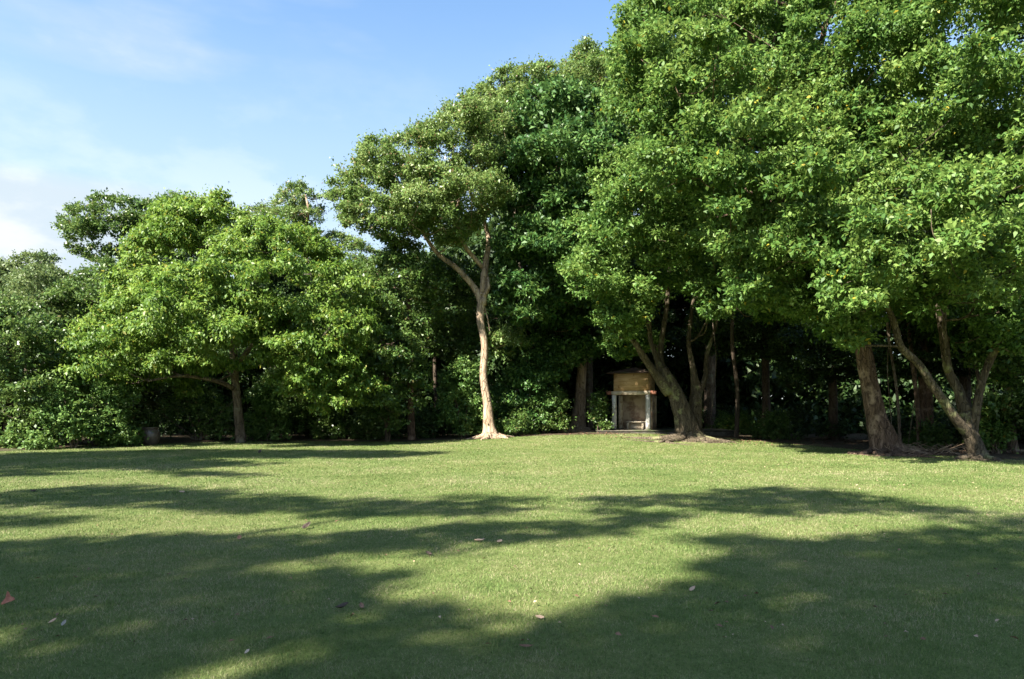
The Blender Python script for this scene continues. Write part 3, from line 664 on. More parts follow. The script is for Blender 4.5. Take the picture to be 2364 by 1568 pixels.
# the wood between the lime tree and the tall tree
for px, base_y, poly, lab, sd, dY, mt, tw, bk in (
    (950, 1018, [(855, 640), (870, 590), (930, 560), (990, 575), (1010, 640), (1005, 720), (985, 760), (935, 745), (900, 770), (862, 720)], 'straight reddish trunk with a dark crown seen left of the tall pale tree', 121, .8, 'mid', .17, 'bark_red'),
    (1008, 1016, [(960, 690), (985, 620), (1050, 590), (1105, 610), (1118, 700), (1110, 790), (1060, 830), (1000, 820), (965, 770)], 'thin dark stemmed tree just behind the tall pale tree', 122, 4.5, 'mid', .11, 'bark_dark'),
    (895, 1018, [(790, 860), (800, 760), (840, 690), (910, 700), (950, 780), (985, 860), (980, 930), (920, 985), (850, 960), (800, 930)], 'low dark tree whose leaves hang to the ground right of the lime tree', 123, -.6, 'mid', .12, 'bark_dark'),
    (710, 1018, [(600, 900), (620, 860), (700, 830), (770, 870), (780, 930), (740, 985), (660, 975), (620, 950)], 'low dark tree in the shade under the lime tree', 124, 3.0, 'mid', .12, 'bark_dark'),
    (420, 1020, [(250, 900), (270, 700), (340, 560), (480, 500), (640, 540), (720, 700), (700, 880), (560, 930), (380, 940)], 'dark green tree hidden behind the lime tree', 137, 9.0, 'deep', .2, 'bark_dark'),
    (760, 1018, [(700, 700), (740, 620), (830, 600), (900, 650), (920, 740), (880, 820), (780, 830), (720, 780)], 'dark leafy tree behind the right side of the lime tree', 125, 6.5, 'mid', .2, 'bark'),
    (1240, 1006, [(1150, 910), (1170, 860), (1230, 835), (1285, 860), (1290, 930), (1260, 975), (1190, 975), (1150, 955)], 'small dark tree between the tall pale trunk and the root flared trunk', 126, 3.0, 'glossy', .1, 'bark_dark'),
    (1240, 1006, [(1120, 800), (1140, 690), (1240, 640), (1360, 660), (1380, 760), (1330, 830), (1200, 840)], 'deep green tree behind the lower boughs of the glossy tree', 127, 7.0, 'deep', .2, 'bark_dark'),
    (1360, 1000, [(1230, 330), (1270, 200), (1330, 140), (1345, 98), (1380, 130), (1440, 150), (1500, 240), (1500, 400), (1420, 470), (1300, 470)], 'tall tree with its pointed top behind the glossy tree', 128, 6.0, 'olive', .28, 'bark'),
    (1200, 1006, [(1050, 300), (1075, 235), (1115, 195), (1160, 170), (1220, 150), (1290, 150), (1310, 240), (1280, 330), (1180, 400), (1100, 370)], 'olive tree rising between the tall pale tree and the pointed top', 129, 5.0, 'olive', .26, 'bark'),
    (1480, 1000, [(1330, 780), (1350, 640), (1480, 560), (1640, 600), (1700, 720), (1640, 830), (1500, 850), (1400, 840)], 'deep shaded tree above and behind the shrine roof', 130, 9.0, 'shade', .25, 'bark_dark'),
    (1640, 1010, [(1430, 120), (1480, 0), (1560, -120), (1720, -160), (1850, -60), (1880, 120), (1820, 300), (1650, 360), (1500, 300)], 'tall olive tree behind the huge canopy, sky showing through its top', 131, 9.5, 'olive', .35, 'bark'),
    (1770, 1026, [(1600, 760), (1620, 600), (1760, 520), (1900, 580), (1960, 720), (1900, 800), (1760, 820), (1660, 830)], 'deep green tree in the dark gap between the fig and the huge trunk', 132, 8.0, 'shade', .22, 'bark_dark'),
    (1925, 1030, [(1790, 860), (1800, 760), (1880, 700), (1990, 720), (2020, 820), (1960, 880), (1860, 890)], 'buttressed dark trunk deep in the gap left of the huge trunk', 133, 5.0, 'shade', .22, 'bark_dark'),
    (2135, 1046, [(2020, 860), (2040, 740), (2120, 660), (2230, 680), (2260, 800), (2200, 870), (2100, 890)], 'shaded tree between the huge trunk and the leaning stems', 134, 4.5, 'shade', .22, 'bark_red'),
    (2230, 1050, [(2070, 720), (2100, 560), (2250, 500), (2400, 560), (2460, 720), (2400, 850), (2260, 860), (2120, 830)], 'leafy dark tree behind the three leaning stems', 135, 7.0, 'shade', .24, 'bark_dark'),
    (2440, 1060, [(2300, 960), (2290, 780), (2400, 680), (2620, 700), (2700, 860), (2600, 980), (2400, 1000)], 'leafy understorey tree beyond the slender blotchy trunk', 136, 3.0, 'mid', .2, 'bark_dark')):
    b = P(px, base_y, gb(px, base_y)[1]+dY); b[2] = float(H(b[0], b[1]))
    top = min(q[1] for q in poly)
    tree('forest_tree', lab, 'tree', b, line([(px, base_y+8, tw*1.25), (px-1, base_y-60, tw), (px-4, (base_y+top)/2, tw*.85), (px-4+(poly[2][0]-px)*.3, top+70, tw*.4)], b[1]), [(poly,)],
         M[mt], M[bk], sd, thick=2.6, r=1.0, dens=120, L=.165, W=.085, group=BACK, rb=.05, flute=[.3, .1, .04, .03] if tw > .2 else 0, roots=roots_around(b, 6, 1.3, .12, rg0) if sd in (133, 134) else ())

# hanging vines on the right
for i, (px, y0, y1, dx, dY, lab) in enumerate(((2052, 620, 1000, 8, -.6, 'thin vine hanging straight down beside the huge trunk'), (2110, 640, 1030, -14, 1.0, 'slack vine hanging between huge trunk and leftmost leaning stem'), (2240, 600, 960, 10, 1.2, 'vine hanging behind the middle leaning stem'),
        (2290, 640, 1020, -10, .6, 'vine hanging beside the right hand leaning stem'), (2180, 620, 900, 16, 1.5, 'vine hanging in front of the dark between two leaning stems'), (1830, 640, 900, 12, 1.0, 'lone vine hanging in the dark gap left of the huge trunk'), (1650, 640, 960, -8, 1.5, 'vine hanging right of the twin mossy trunks'))):
    Y = gb(px, 1040 if px > 1900 else 1015)[1]+dY; b = P(px, y0, Y)
    mb = MB(); q = line([(px, y0, .022), (px+dx*.6, y0*.7+y1*.3, .018), (px-dx*.4, y0*.4+y1*.6, .018), (px+dx, y1, .012)], Y)
    mb.tube([c[:3] for c in q], [c[3] for c in q], n=6, rough=.1, sub=6, seed=i)
    tag(mb.build('vine', M['bark'], None, b, True), lab, 'vine', 'vines hanging from the canopy')
# bare saplings and poles
for px, py, pts, lab, mt, dY, r_ in (
    (1368, 998, [(1368, 998), (1367, 930), (1362, 860), (1358, 790), (1355, 720)], 'pale thin sapling stem beside the root flared trunk', 'bark_pale', -.7, .10),
    (2122, 1046, [(2122, 1046), (2118, 940), (2102, 800), (2095, 720), (2090, 600)], 'thin reddish stem behind the leftmost leaning stem', 'bark_red', 2.5, .08),
    (2150, 1048, [(2150, 1048), (2145, 880), (2132, 740), (2128, 620)], 'straight reddish stem between the leaning stems', 'bark_red', 4.0, .11),
    (1700, 1022, [(1700, 1022), (1702, 900), (1690, 780), (1700, 640)], 'dim thin stem deep in the shade right of the fig', 'bark_dark', 4.0, .10),
    (880, 1019, [(880, 1019), (884, 960), (880, 880)], 'short reddish stem low in the dark left of the straight trunk', 'bark_red', 2.0, .12),
    (800, 1019, [(800, 1019), (796, 960), (805, 860)], 'dim thin stem under the right end of the lime tree', 'bark_dark', 3.0, .09),
    (2080, 1047, [(2080, 1047), (2070, 900), (2050, 760), (2055, 640)], 'thin hanging stem close beside the huge trunk', 'bark', 1.2, .05),
    (2275, 1055, [(2275, 1055), (2262, 900), (2240, 760), (2236, 640)], 'thin upright stem between the right hand leaning stems', 'bark', 3.0, .06)):
    Y = gb(px, py)[1]+dY; b = P(px, py, Y); b[2] = float(H(b[0], b[1]))
    t = thing('sapling', lab, 'sapling', b, 'thin stems at the edge of the wood')
    mb = MB(); q = line([(x, y+(8 if i == 0 else 0), r_*(1.15-.12*i)) for i, (x, y) in enumerate(pts)], Y)
    mb.tube([c[:3] for c in q], [c[3] for c in q], n=9, rough=.06, seed=px, sub=6)
    mb.build('trunk', M[mt], t, b, True)
    top = np.array(q[-1][:3]); fb = MB(); lob = np.array([(*(top+rg0.normal(0, .5, 3)), .55, 1) for _ in range(5)])
    foliage(fb, lob, 120, .13, .065, rg0); fb.build('crown', M['mid'], t, b)

# ------------------------------------------------------------------ shrubs at the foot of the wood
def shrub(label, px, py, w, h, seed, mat='pale', dY=0.0, L=.13, W=.075, dens=150, group='shrubs along the foot of the wood', name='shrub', stems=5, stemr=.03, spread_px=None):
    rg = np.random.default_rng(seed)
    Y = gb(px, py)[1]+dY; b = P(px, py, Y); b[2] = float(H(b[0], b[1]))
    k = Y/FPX; W_, H_ = w*k, h*k
    t = thing(name, label, 'shrub', b, group)
    r = max(.22, min(.5, W_*.22)); lob = []
    n = int(max(7, W_*H_*2.6/(r*r*3.14)))
    for _ in range(n):
        u = rg.uniform(-1, 1); z = rg.uniform(.1, 1)
        ww = W_*.5*(1-.55*z**2.2)
        lob.append((b[0]+u*ww, b[1]+rg.uniform(-.5, .5)*W_*.7, b[2]+max(r*.55, z*(H_-r*.6)), r*rg.uniform(.7, 1.25), 1))
    lob = np.array(lob)
    mb = MB(); TOTAL[0] += foliage(mb, lob, dens, L, W, rg, spread=.2, flat=.9, low=-.9); mb.build('foliage', M[mat], t, b)
    for i in range(stems):
        a = rg.uniform(0, 6.28); l = lob[rg.integers(len(lob))]
        p0 = b+np.array([math.cos(a)*.12, math.sin(a)*.12, -.05]); p2 = l[:3]; p1 = (p0+p2)/2+np.array([0, 0, .15*H_])
        s_ = MB(); s_.tube([p0, p1, p2], [stemr, stemr*.8, stemr*.35], n=6, sub=4, seed=i); s_.build('stem', M['bark'], t, b, True)
    return t
for a in ((('small bright shrub by itself at the left edge'), 38, 1036, 60, 60, 201, 'pale', .1),
          ('rounded glossy shrub left of the clay jar', 172, 1032, 120, 150, 202, 'pale', -.9),
          ('upright leafy shrub growing into the lower boughs left of the jar', 262, 1030, 90, 150, 203, 'pale', -.2),
          ('feathery olive shrub behind the clay jar', 325, 1024, 90, 70, 204, 'olive', 1.6),
          ('grey green shrub beside the slim straight trunk', 618, 1020, 80, 130, 205, 'pale', .8),
          ('pale glossy shrub standing against the dark left of the tall pale trunk', 1068, 1014, 95, 190, 206, 'pale', .9),
          ('low dark shrub at the foot of the tall pale trunk', 1185, 1010, 90, 50, 207, 'mid', 1.0),
          ('low leafy shrub left of the root flared trunk', 1255, 1006, 90, 110, 208, 'mid', 2.0),
          ('leafy shrub against the left column of the shrine', 1385, 1000, 30, 95, 209, 'mid', .6),
          ('sunlit low shrub behind the low wall right of the fig', 1690, 1008, 70, 52, 210, 'ficus', 4.2),
          ('shrub catching the sun at the foot of the leaning stems', 2300, 1052, 80, 110, 211, 'right', 1.0),
          ('shrub in the shade between the huge trunk and leaning stems', 2150, 1046, 90, 60, 212, 'mid', 2.4),
          ('dark shrub low in the gap beyond the low wall', 1790, 1028, 90, 60, 213, 'mid', 4.5),
          ('dim shrub under the lime tree right of its trunk', 730, 1020, 120, 80, 214, 'mid', 2.5),
          ('dim shrub low between lime tree and straight trunk', 850, 1020, 100, 80, 215, 'mid', 2.0),
          ('straggly shrub in the dark right of the straight trunk', 985, 1018, 70, 70, 216, 'mid', 3.0),
          ('dark shrub at the left edge under the bushy tree', 95, 1032, 90, 90, 217, 'deep', 1.6)):
    shrub(*a)
# many stemmed shrub under the lime tree
px, py = 462, 1020; Y = gb(px, py)[1]+1.2; b = P(px, py, Y); b[2] = float(H(b[0], b[1]))
t = shrub('wide shrub of slanting bare stems under the lime tree', px, py, 170, 150, 220, 'mid', 1.2, dens=60, stems=0)
for i, q in enumerate(([(455, 1024), (448, 990), (425, 940), (400, 890)], [(462, 1024), (470, 985), (500, 960), (540, 925)], [(468, 1024), (500, 1000), (560, 975), (600, 950)], [(458, 1024), (462, 985), (455, 940), (470, 880)], [(452, 1024), (435, 1000), (400, 975), (370, 950)])):
    s_ = MB(); ln = line([(x, y, .07-.014*j, .15*i-.3) for j, (x, y) in enumerate(q)], Y); s_.tube([c[:3] for c in ln], [c[3] for c in ln], n=7, sub=5, rough=.05, seed=i)
    s_.build('stem', M['bark'], t, b, True)

# ------------------------------------------------------------------ the far wood behind everything
def far_wood():
    rg = np.random.default_rng(77)
    lob = []
    for i in range(2300):
        y = rg.uniform(44, 60); px = rg.uniform(-500, 2950)
        topy = np.interp(px, [-500, 0, 200, 900, 1050, 1250, 1500, 1800, 2950], [700, 690, 680, 660, 560, 430, 330, 260, 250])
        py = rg.uniform(topy if i < 1700 else 840, 1025)
        p = P(px, py, y)
        lob.append((*p, rg.uniform(1.3, 2.3), 1))
    mb = MB(); n = foliage(mb, np.array(lob), 9, .46, .27, rg, spread=.8, low=-1)
    TOTAL[0] += n
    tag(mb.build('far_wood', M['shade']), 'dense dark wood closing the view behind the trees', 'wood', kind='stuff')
far_wood()
def undergrowth():
    rg = np.random.default_rng(78); lob = []
    for i in range(520):
        x = rg.uniform(-42, 42); y = float(edge_y(x))+rg.uniform(2.5 if x < 1 else 11.0, 19)
        if 1 < x < 9 and y < 39.5: continue
        z = float(H(x, y)); r = rg.uniform(.3, .8)
        lob.append((x, y, z+r*.5+abs(rg.normal(0, .5))*min(1, (y-float(edge_y(x)))/5), r, 1))
    mb = MB(); TOTAL[0] += foliage(mb, np.array(lob), 75, .16, .085, rg, spread=.3, low=-1)
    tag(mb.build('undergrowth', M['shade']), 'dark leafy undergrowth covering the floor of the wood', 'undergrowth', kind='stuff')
undergrowth()

# ------------------------------------------------------------------ trees round the photographer, whose shade falls on the lawn
def inframe(p, mrg=1.9):
    if p[1] < .3: return False
    return abs(p[0]) < .76*p[1]+mrg and (p[2]-EYE) < .62*p[1]+mrg
def shade_tree(label, seed, shades, trunk_xy, h0=9.0, r=.55, dens=60, step=.62):
    rg = np.random.default_rng(seed); lob = []
    for poly, mode, *more in shades:
        hh = more[0] if more else h0
        p = np.array(poly, float)
        if mode == 'ground': q = np.array([G(*c) for c in poly])
        else: q = np.array([P(c[0], c[1], mode) for c in poly])
        ax = (0, 1) if mode == 'ground' else (0, 2)
        pp = q[:, ax]
        lo, hi = pp.min(0), pp.max(0)
        dm = max(q[:, 1].mean() if mode == 'ground' else 99, 3.5)
        n = int((hi-lo).prod()*60)+40
        U = rg.uniform(lo, hi, (n, 2)); U = U[inpoly(pp, U[:, 0], U[:, 1])]; dE = polydist(pp, U[:, 0], U[:, 1])
        kept = []
        for u, de in zip(U, dE):
            dist = u[1] if mode == 'ground' else 99
            rr = min(r, .045*dist+.05)
            if de < rr*.35: rr *= .6
            if len(kept):
                K = np.array(kept)
                if ((K[:, 0]-u[0])**2+(K[:, 1]-u[1])**2 < (.5*(K[:, 2]+rr))**2*(.95 if de > rr*1.1 else 1.7)).any(): continue
            kept.append((u[0], u[1], rr))
        for u in kept:
            g = np.array([u[0], u[1], float(H(u[0], u[1]))]) if mode == 'ground' else np.array([u[0], mode, u[1]])
            h = hh+rg.normal(0, .7)
            for _ in range(60):
                c = g+SUN*((h-g[2])/SUN[2] if h > g[2] else 1.0)
                if not inframe(c): break
                h += .5
            lob.append((*c, u[2]*rg.uniform(.9, 1.25), 1))
    lob = np.array(lob)
    b = np.array([trunk_xy[0], trunk_xy[1], float(H(*trunk_xy))])
    t = thing('shade_tree', label, 'tree', b, 'trees standing round the photographer')
    c = lob[:, :3].mean(0)
    mb = MB(); top = np.array([b[0]*.75+c[0]*.25, b[1]*.75+c[1]*.25, lob[:, 2].min()-1.0])
    tb = MB(); tb.tube([b-np.array([0, 0, .1]), b+(top-b)*.5, top], [.34, .27, .2], n=12, sub=6, rough=.03, seed=seed)
    branches([tb], [(top, 0, .12)], lob, .11, rg, frac=.5)
    tb.build('trunk', M['bark'], t, b, True)
    n = foliage(mb, lob, dens, .20, .11, rg, low=-1, spread=.3, upb=.35); TOTAL[0] += n
    mb.build('crown', M['mid'], t, b)
shade_tree('tall tree outside the frame at far left shading the far lawn', 301, [
    ([(-60, 1050), (150, 1044), (420, 1038), (800, 1040), (1040, 1045), (900, 1056), (640, 1058), (420, 1056), (500, 1066), (620, 1072), (420, 1082), (-60, 1084)], 'ground'),
    ([(350, 1086), (470, 1088), (580, 1099), (450, 1097)], 'ground'),
    ([(-60, 1090), (60, 1088), (140, 1096), (-60, 1100)], 'ground')], (-30, 6), 13)
shade_tree('tree outside the frame at left shading the middle of the lawn', 302, [
    ([(-60, 1146), (200, 1122), (360, 1124), (480, 1136), (640, 1150), (900, 1162), (1130, 1166), (1230, 1174), (1100, 1184), (900, 1188), (700, 1186), (560, 1180), (420, 1170), (260, 1166), (-60, 1162)], 'ground'),
    ([(-60, 1200), (90, 1196), (180, 1204), (60, 1214), (-60, 1216)], 'ground')], (-19, 2.5), 12)
shade_tree('tree behind the photographer at left shading the near lawn', 303, [
    ([(-80, 1262), (200, 1248), (440, 1240), (700, 1240), (860, 1230), (1050, 1214), (1280, 1212), (1440, 1200), (1560, 1194), (1380, 1228), (1200, 1244), (1000, 1264), (760, 1286), (560, 1300), (470, 1318), (760, 1316), (930, 1340), (820, 1362), (740, 1370), (860, 1400), (760, 1412),
      (600, 1440), (430, 1452), (330, 1450), (160, 1470), (60, 1440), (-80, 1450)], 'ground'),
    ([(-80, 1520), (120, 1536), (290, 1490), (430, 1480), (560, 1440), (760, 1424), (900, 1404), (1010, 1420), (1000, 1450), (1100, 1470), (900, 1490), (740, 1480), (600, 1500), (480, 1530), (300, 1575), (-80, 1640)], 'ground')], (-10, -4), 12)
shade_tree('big tree behind the photographer shading the lower right lawn', 304, [
    ([(1130, 1485), (1290, 1446), (1420, 1402), (1560, 1372), (1690, 1340), (1800, 1302), (1900, 1268), (2050, 1244), (2200, 1226), (2440, 1222), (2600, 1400), (2700, 1700), (700, 1700), (560, 1570), (760, 1528), (900, 1508), (1050, 1508)], 'ground'),
    ([(1590, 1250), (1760, 1244), (1900, 1250), (2000, 1246), (1900, 1260), (1700, 1257)], 'ground'), ([(1590, 1302), (1720, 1284), (1880, 1274), (1760, 1306), (1660, 1318)], 'ground'), ([(1640, 1336), (1760, 1322), (1720, 1344)], 'ground')], (-7, -7), 12, .6, 60)
shade_tree('slim tree behind the photographer shading the right middle lawn', 305, [
    ([(1320, 1152), (1480, 1148), (1640, 1142), (1700, 1129), (1850, 1127), (1980, 1140), (2040, 1158), (2230, 1181), (2100, 1184), (1980, 1172), (1880, 1184), (1740, 1184), (1560, 1170), (1450, 1164)], 'ground'),
    ([(1040, 1149), (1160, 1151), (1240, 1157), (1120, 1157)], 'ground'), ([(1420, 1180), (1620, 1186), (1500, 1196), (1400, 1190)], 'ground'),
    ([(2090, 1198), (2300, 1200), (2440, 1196), (2440, 1210), (2250, 1206)], 'ground')], (-15, -2), 13, .5, 45)

# ------------------------------------------------------------------ the shrine under the fig
M['white'] = rough_mat('weathered_white_paint', [(.3, (.34, .335, .32)), (.5, (.56, .55, .53)), (.7, (.70, .69, .67))], (1, 1, .5), 6, rough=.8, bump=.3, dist=.01, patch=(.26, .23, .19), pscale=3.5, pth=(.55, .62))
M['cream'] = rough_mat('cream_plaster', [(.3, (.34, .28, .2)), (.5, (.52, .44, .33)), (.7, (.62, .54, .42))], (1, 1, .6), 5, rough=.85, bump=.3, dist=.01, patch=(.24, .16, .10), pscale=2.5, pth=(.55, .64))
M['ply'] = rough_mat('tan_board', [(.3, (.28, .17, .075)), (.5, (.42, .275, .135)), (.7, (.52, .36, .20))], (.6, .6, 4), 4, rough=.7, bump=.2, dist=.008, patch=(.22, .12, .05), pscale=3, pth=(.58, .68))
M['redwood'] = rough_mat('red_brown_wood', [(.3, (.12, .05, .032)), (.5, (.21, .088, .055)), (.7, (.30, .14, .09))], (4, 1, 1), 4, rough=.75, bump=.3, dist=.01)
M['tile'] = rough_mat('old_roof_tile', [(.3, (.030, .020, .016)), (.5, (.065, .042, .032)), (.7, (.12, .08, .06))], (1, 1, 1), 7, rough=.9, bump=.8, dist=.03, patch=(.05, .06, .03), pscale=2)
M['stone'] = rough_mat('mossy_stone', [(.3, (.06, .055, .045)), (.5, (.13, .12, .10)), (.7, (.22, .20, .17))], (1, 1, 1), 5, rough=.9, bump=.8, dist=.03, patch=(.05, .065, .025), pscale=1.6, pth=(.5, .62))
M['slab'] = rough_mat('dark_stone', [(.3, (.03, .027, .022)), (.5, (.07, .062, .05)), (.7, (.12, .105, .085))], (1, 1, 1), 5, rough=.95, bump=.8, dist=.03, patch=(.035, .05, .018), pscale=1.6, pth=(.48, .6))
def wall_mat():
    m, t = newmat('stained_sunlit_brick_wall'); lk = t.links.new
    tcn = N(t, 'ShaderNodeTexCoord'); sp = N(t, 'ShaderNodeSeparateXYZ'); lk(tcn.outputs['Object'], sp.inputs[0])
    cb = N(t, 'ShaderNodeCombineXYZ'); lk(sp.outputs[0], cb.inputs[0]); lk(sp.outputs[2], cb.inputs[1])
    br = N(t, 'ShaderNodeTexBrick', i_Scale=1.0); lk(cb.outputs[0], br.inputs[0])
    br.inputs['Brick Width'].default_value = .22; br.inputs['Row Height'].default_value = .075; br.inputs['Mortar Size'].default_value = .008
    br.inputs['Color1'].default_value = (.30, .19, .12, 1); br.inputs['Color2'].default_value = (.22, .13, .085, 1); br.inputs['Mortar'].default_value = (.26, .22, .18, 1)
    nz = N(t, 'ShaderNodeTexNoise', i_Scale=2.2, i_Detail=6.0); lk(tcn.outputs['Object'], nz.inputs[0])
    mr = N(t, 'ShaderNodeMapRange'); lk(nz.outputs[0], mr.inputs[0]); mr.inputs[1].default_value = .44; mr.inputs[2].default_value = .58
    mx = N(t, 'ShaderNodeMix', data_type='RGBA'); lk(mr.outputs[0], mx.inputs[0]); lk(br.outputs[0], mx.inputs[6]); mx.inputs[7].default_value = (.50, .39, .28, 1)  # stain patches widened and paled, standing in for sunlight on the wall
    bs = N(t, 'ShaderNodeBsdfPrincipled', i_Roughness=.9); lk(mx.outputs[2], bs.inputs['Base Color'])
    bp = N(t, 'ShaderNodeBump'); bp.inputs['Strength'].default_value = .5; bp.inputs['Distance'].default_value = .01; lk(br.outputs[1], bp.inputs['Height']); bp.invert = True; lk(bp.outputs[0], bs.inputs['Normal'])
    out = N(t, 'ShaderNodeOutputMaterial'); lk(bs.outputs[0], out.inputs[0])
    return m
M['wall'] = wall_mat()
SY = 35.6; sc = P(1457, 993, SY); gz = float(H(sc[0], sc[1]))
ang = R(-23); ca, sa = math.cos(ang), math.sin(ang)
def SM(V): return np.stack([sc[0]+V[:, 0]*ca-V[:, 1]*sa, sc[1]+V[:, 0]*sa+V[:, 1]*ca, sc[2]+V[:, 2]], -1)
# low stone platform
pl0 = np.array([sc[0], sc[1], gz])
t = tag(thing('stone_platform', 'long low mossy stone platform carrying the shrine and running right behind the fig', 'platform', pl0))
zb = gz-sc[2]
def PM(V): return np.stack([sc[0]+V[:, 0], sc[1]+V[:, 1]-.02*V[:, 0], sc[2]+V[:, 2]], -1)
mb = MB(); mb.box(-1.75, 5.3, -.85, 2.8, zb-.35, -.055, PM, .02); mb.build('base', M['stone'], t, pl0)
mb = MB(); mb.box(-1.80, 5.35, -.90, 2.85, -.053, 0.0, PM, .012); mb.build('slab', M['slab'], t, pl0)
t = thing('shrine', 'small weathered open shrine with white columns, tan board above and brown tiled roof', 'shrine', sc)
def spart(name, mat, fn, par=t, smooth=False, label=None):
    mb = MB(); fn(mb)
    V = [SM(v) for v in mb.V]; mb.V = V
    o = mb.build(name, mat, par, sc, smooth)
    if label: o['label'] = label
    return o
cw = .89
def col(x, y, h, r_, mat, label=None):
    def f(mb):
        mb.box(x-r_, x+r_, y-r_, y+r_, .06, h, None, .025)
    o = spart('column', mat, f, label=label)
    spart('plinth', M['stone'], lambda mb: mb.box(x-r_-.05, x+r_+.05, y-r_-.05, y+r_+.05, .002, .06, None, .01), o)
col(-cw, 0, 1.83, .105, M['white']); col(cw, 0, 1.83, .105, M['white'])
col(-cw, 1.45, 1.83, .11, M['cream'], 'cream rear column'); col(cw, 1.45, 1.83, .13, M['wall'], 'brick rear pier')
spart('beam', M['cream'], lambda mb: mb.box(-cw-.13, cw+.13, -.12, .12, 1.832, 2.03, None, .012), label='stained pale beam over the front columns')
for sx in (-1, 1):
    spart('bracket', M['redwood'], lambda mb: mb.box(min(sx*(cw+.133), sx*(cw+.42)), max(sx*(cw+.133), sx*(cw+.42)), -.10, .10, 1.85, 2.04, None, .015))
    spart('side_beam', M['redwood'], lambda mb: mb.box(sx*cw-.09, sx*cw+.09, .123, 1.6, 1.86, 2.03, None, .012))
spart('front_board', M['ply'], lambda mb: mb.box(-cw-.02, cw+.02, -.06, .0, 2.033, 2.95, None, .006))
for sx in (-1, 1): spart('side_board', M['ply'], lambda mb: mb.box(sx*cw-.03, sx*cw+.03, .003, 1.55, 2.033, 2.95, None, .006))
spart('rear_wall', M['wall'], lambda mb: mb.box(-cw+.113, cw-.133, 1.38, 1.52, .002, 2.0, None, .01))
spart('side_wall', M['wall'], lambda mb: mb.box(cw-.05, cw+.07, .75, 1.30, .002, 1.855, None, .01))
def bench(mb):
    mb.box(-.46, -.34, .98, 1.36, .002, .36); mb.box(.34, .46, .98, 1.36, .002, .36); mb.box(-.52, .52, .94, 1.37, .362, .44, None, .012); mb.box(-.338, .338, 1.15, 1.36, .002, .36)
spart('altar_bench', M['cream'], bench)
def roof(mb):
    # four sloping sides in courses of tiles
    x1, y0, y1 = 1.24, -.34, 1.9; n = 9
    for k in range(n):
        f0, f1 = k/n, (k+1)/n+.02
        def ring(f, z): 
            w = x1*(1-f)+.12*f; a = y0*(1-f)+.65*f; b_ = y1*(1-f)+.95*f
            return [(-w, a, z), (w, a, z), (w, b_, z), (-w, b_, z)]
        V = np.array(ring(f0, 2.955+.30*f0)+ring(f0, 2.995+.30*f0)+ring(f1, 2.995+.30*f1))
        F = []
        for s_ in (0, 4):
            for j in range(4): F.append([s_+j, s_+(j+1) % 4, s_+4+(j+1) % 4, s_+4+j])
        if k == n-1: F.append([8, 9, 10, 11])
        mb.add(V, np.array(F), np.full(len(F), 4))
    mb.add(np.array([(-x1+.01, y0+.01, 2.955), (x1-.01, y0+.01, 2.955), (x1-.01, y1-.01, 2.955), (-x1+.01, y1-.01, 2.955)]), np.array([[3, 2, 1, 0]]), np.array([4]))
rf = spart('roof', M['tile'], roof)
spart('ridge_tile', M['tile'], lambda mb: mb.box(-.15, .15, .62, .98, 3.25, 3.29, None, .03), rf)

# clay jar at the left
M['jar'] = rough_mat('dark_glazed_clay', [(.3, (.032, .024, .019)), (.5, (.075, .056, .045)), (.7, (.14, .11, .09))], (1, 1, .3), 5, rough=.38, bump=.15, dist=.01, spec=.6)
jb = gb(347, 1027); js = .0195/ .0195
t = thing('clay_jar', 'big dark glazed clay jar standing on the lawn edge under the lime tree', 'jar', jb)
jk = jb[1]/FPX*43/2/.5
mb = MB(); mb.lathe([(.27*jk, -.03), (.30*jk, 0), (.40*jk, .14*jk), (.48*jk, .34*jk), (.50*jk, .52*jk), (.47*jk, .70*jk), (.40*jk, .82*jk), (.36*jk, .87*jk), (.30*jk, .86*jk), (.28*jk, .70*jk)], 36, jb); mb.build('body', M['jar'], t, jb, True)
mb = MB(); mb.lathe([(.365*jk, .86*jk), (.43*jk, .875*jk), (.445*jk, .91*jk), (.42*jk, .94*jk), (.34*jk, .935*jk), (.31*jk, .88*jk)], 36, jb); mb.build('rim', M['jar'], t, jb, True)
for sx in (-1, 1):
    mb = MB(); c = jb+np.array([sx*.43*jk, -.10*jk, .74*jk]); mb.tube([c+np.array([0, 0, .07]), c+np.array([sx*.06, -.02, .03]), c+np.array([sx*.05, -.02, -.04]), c+np.array([sx*.015, 0, -.08])], [.022]*4, n=8, sub=4); mb.build('handle', M['jar'], t, jb, True)

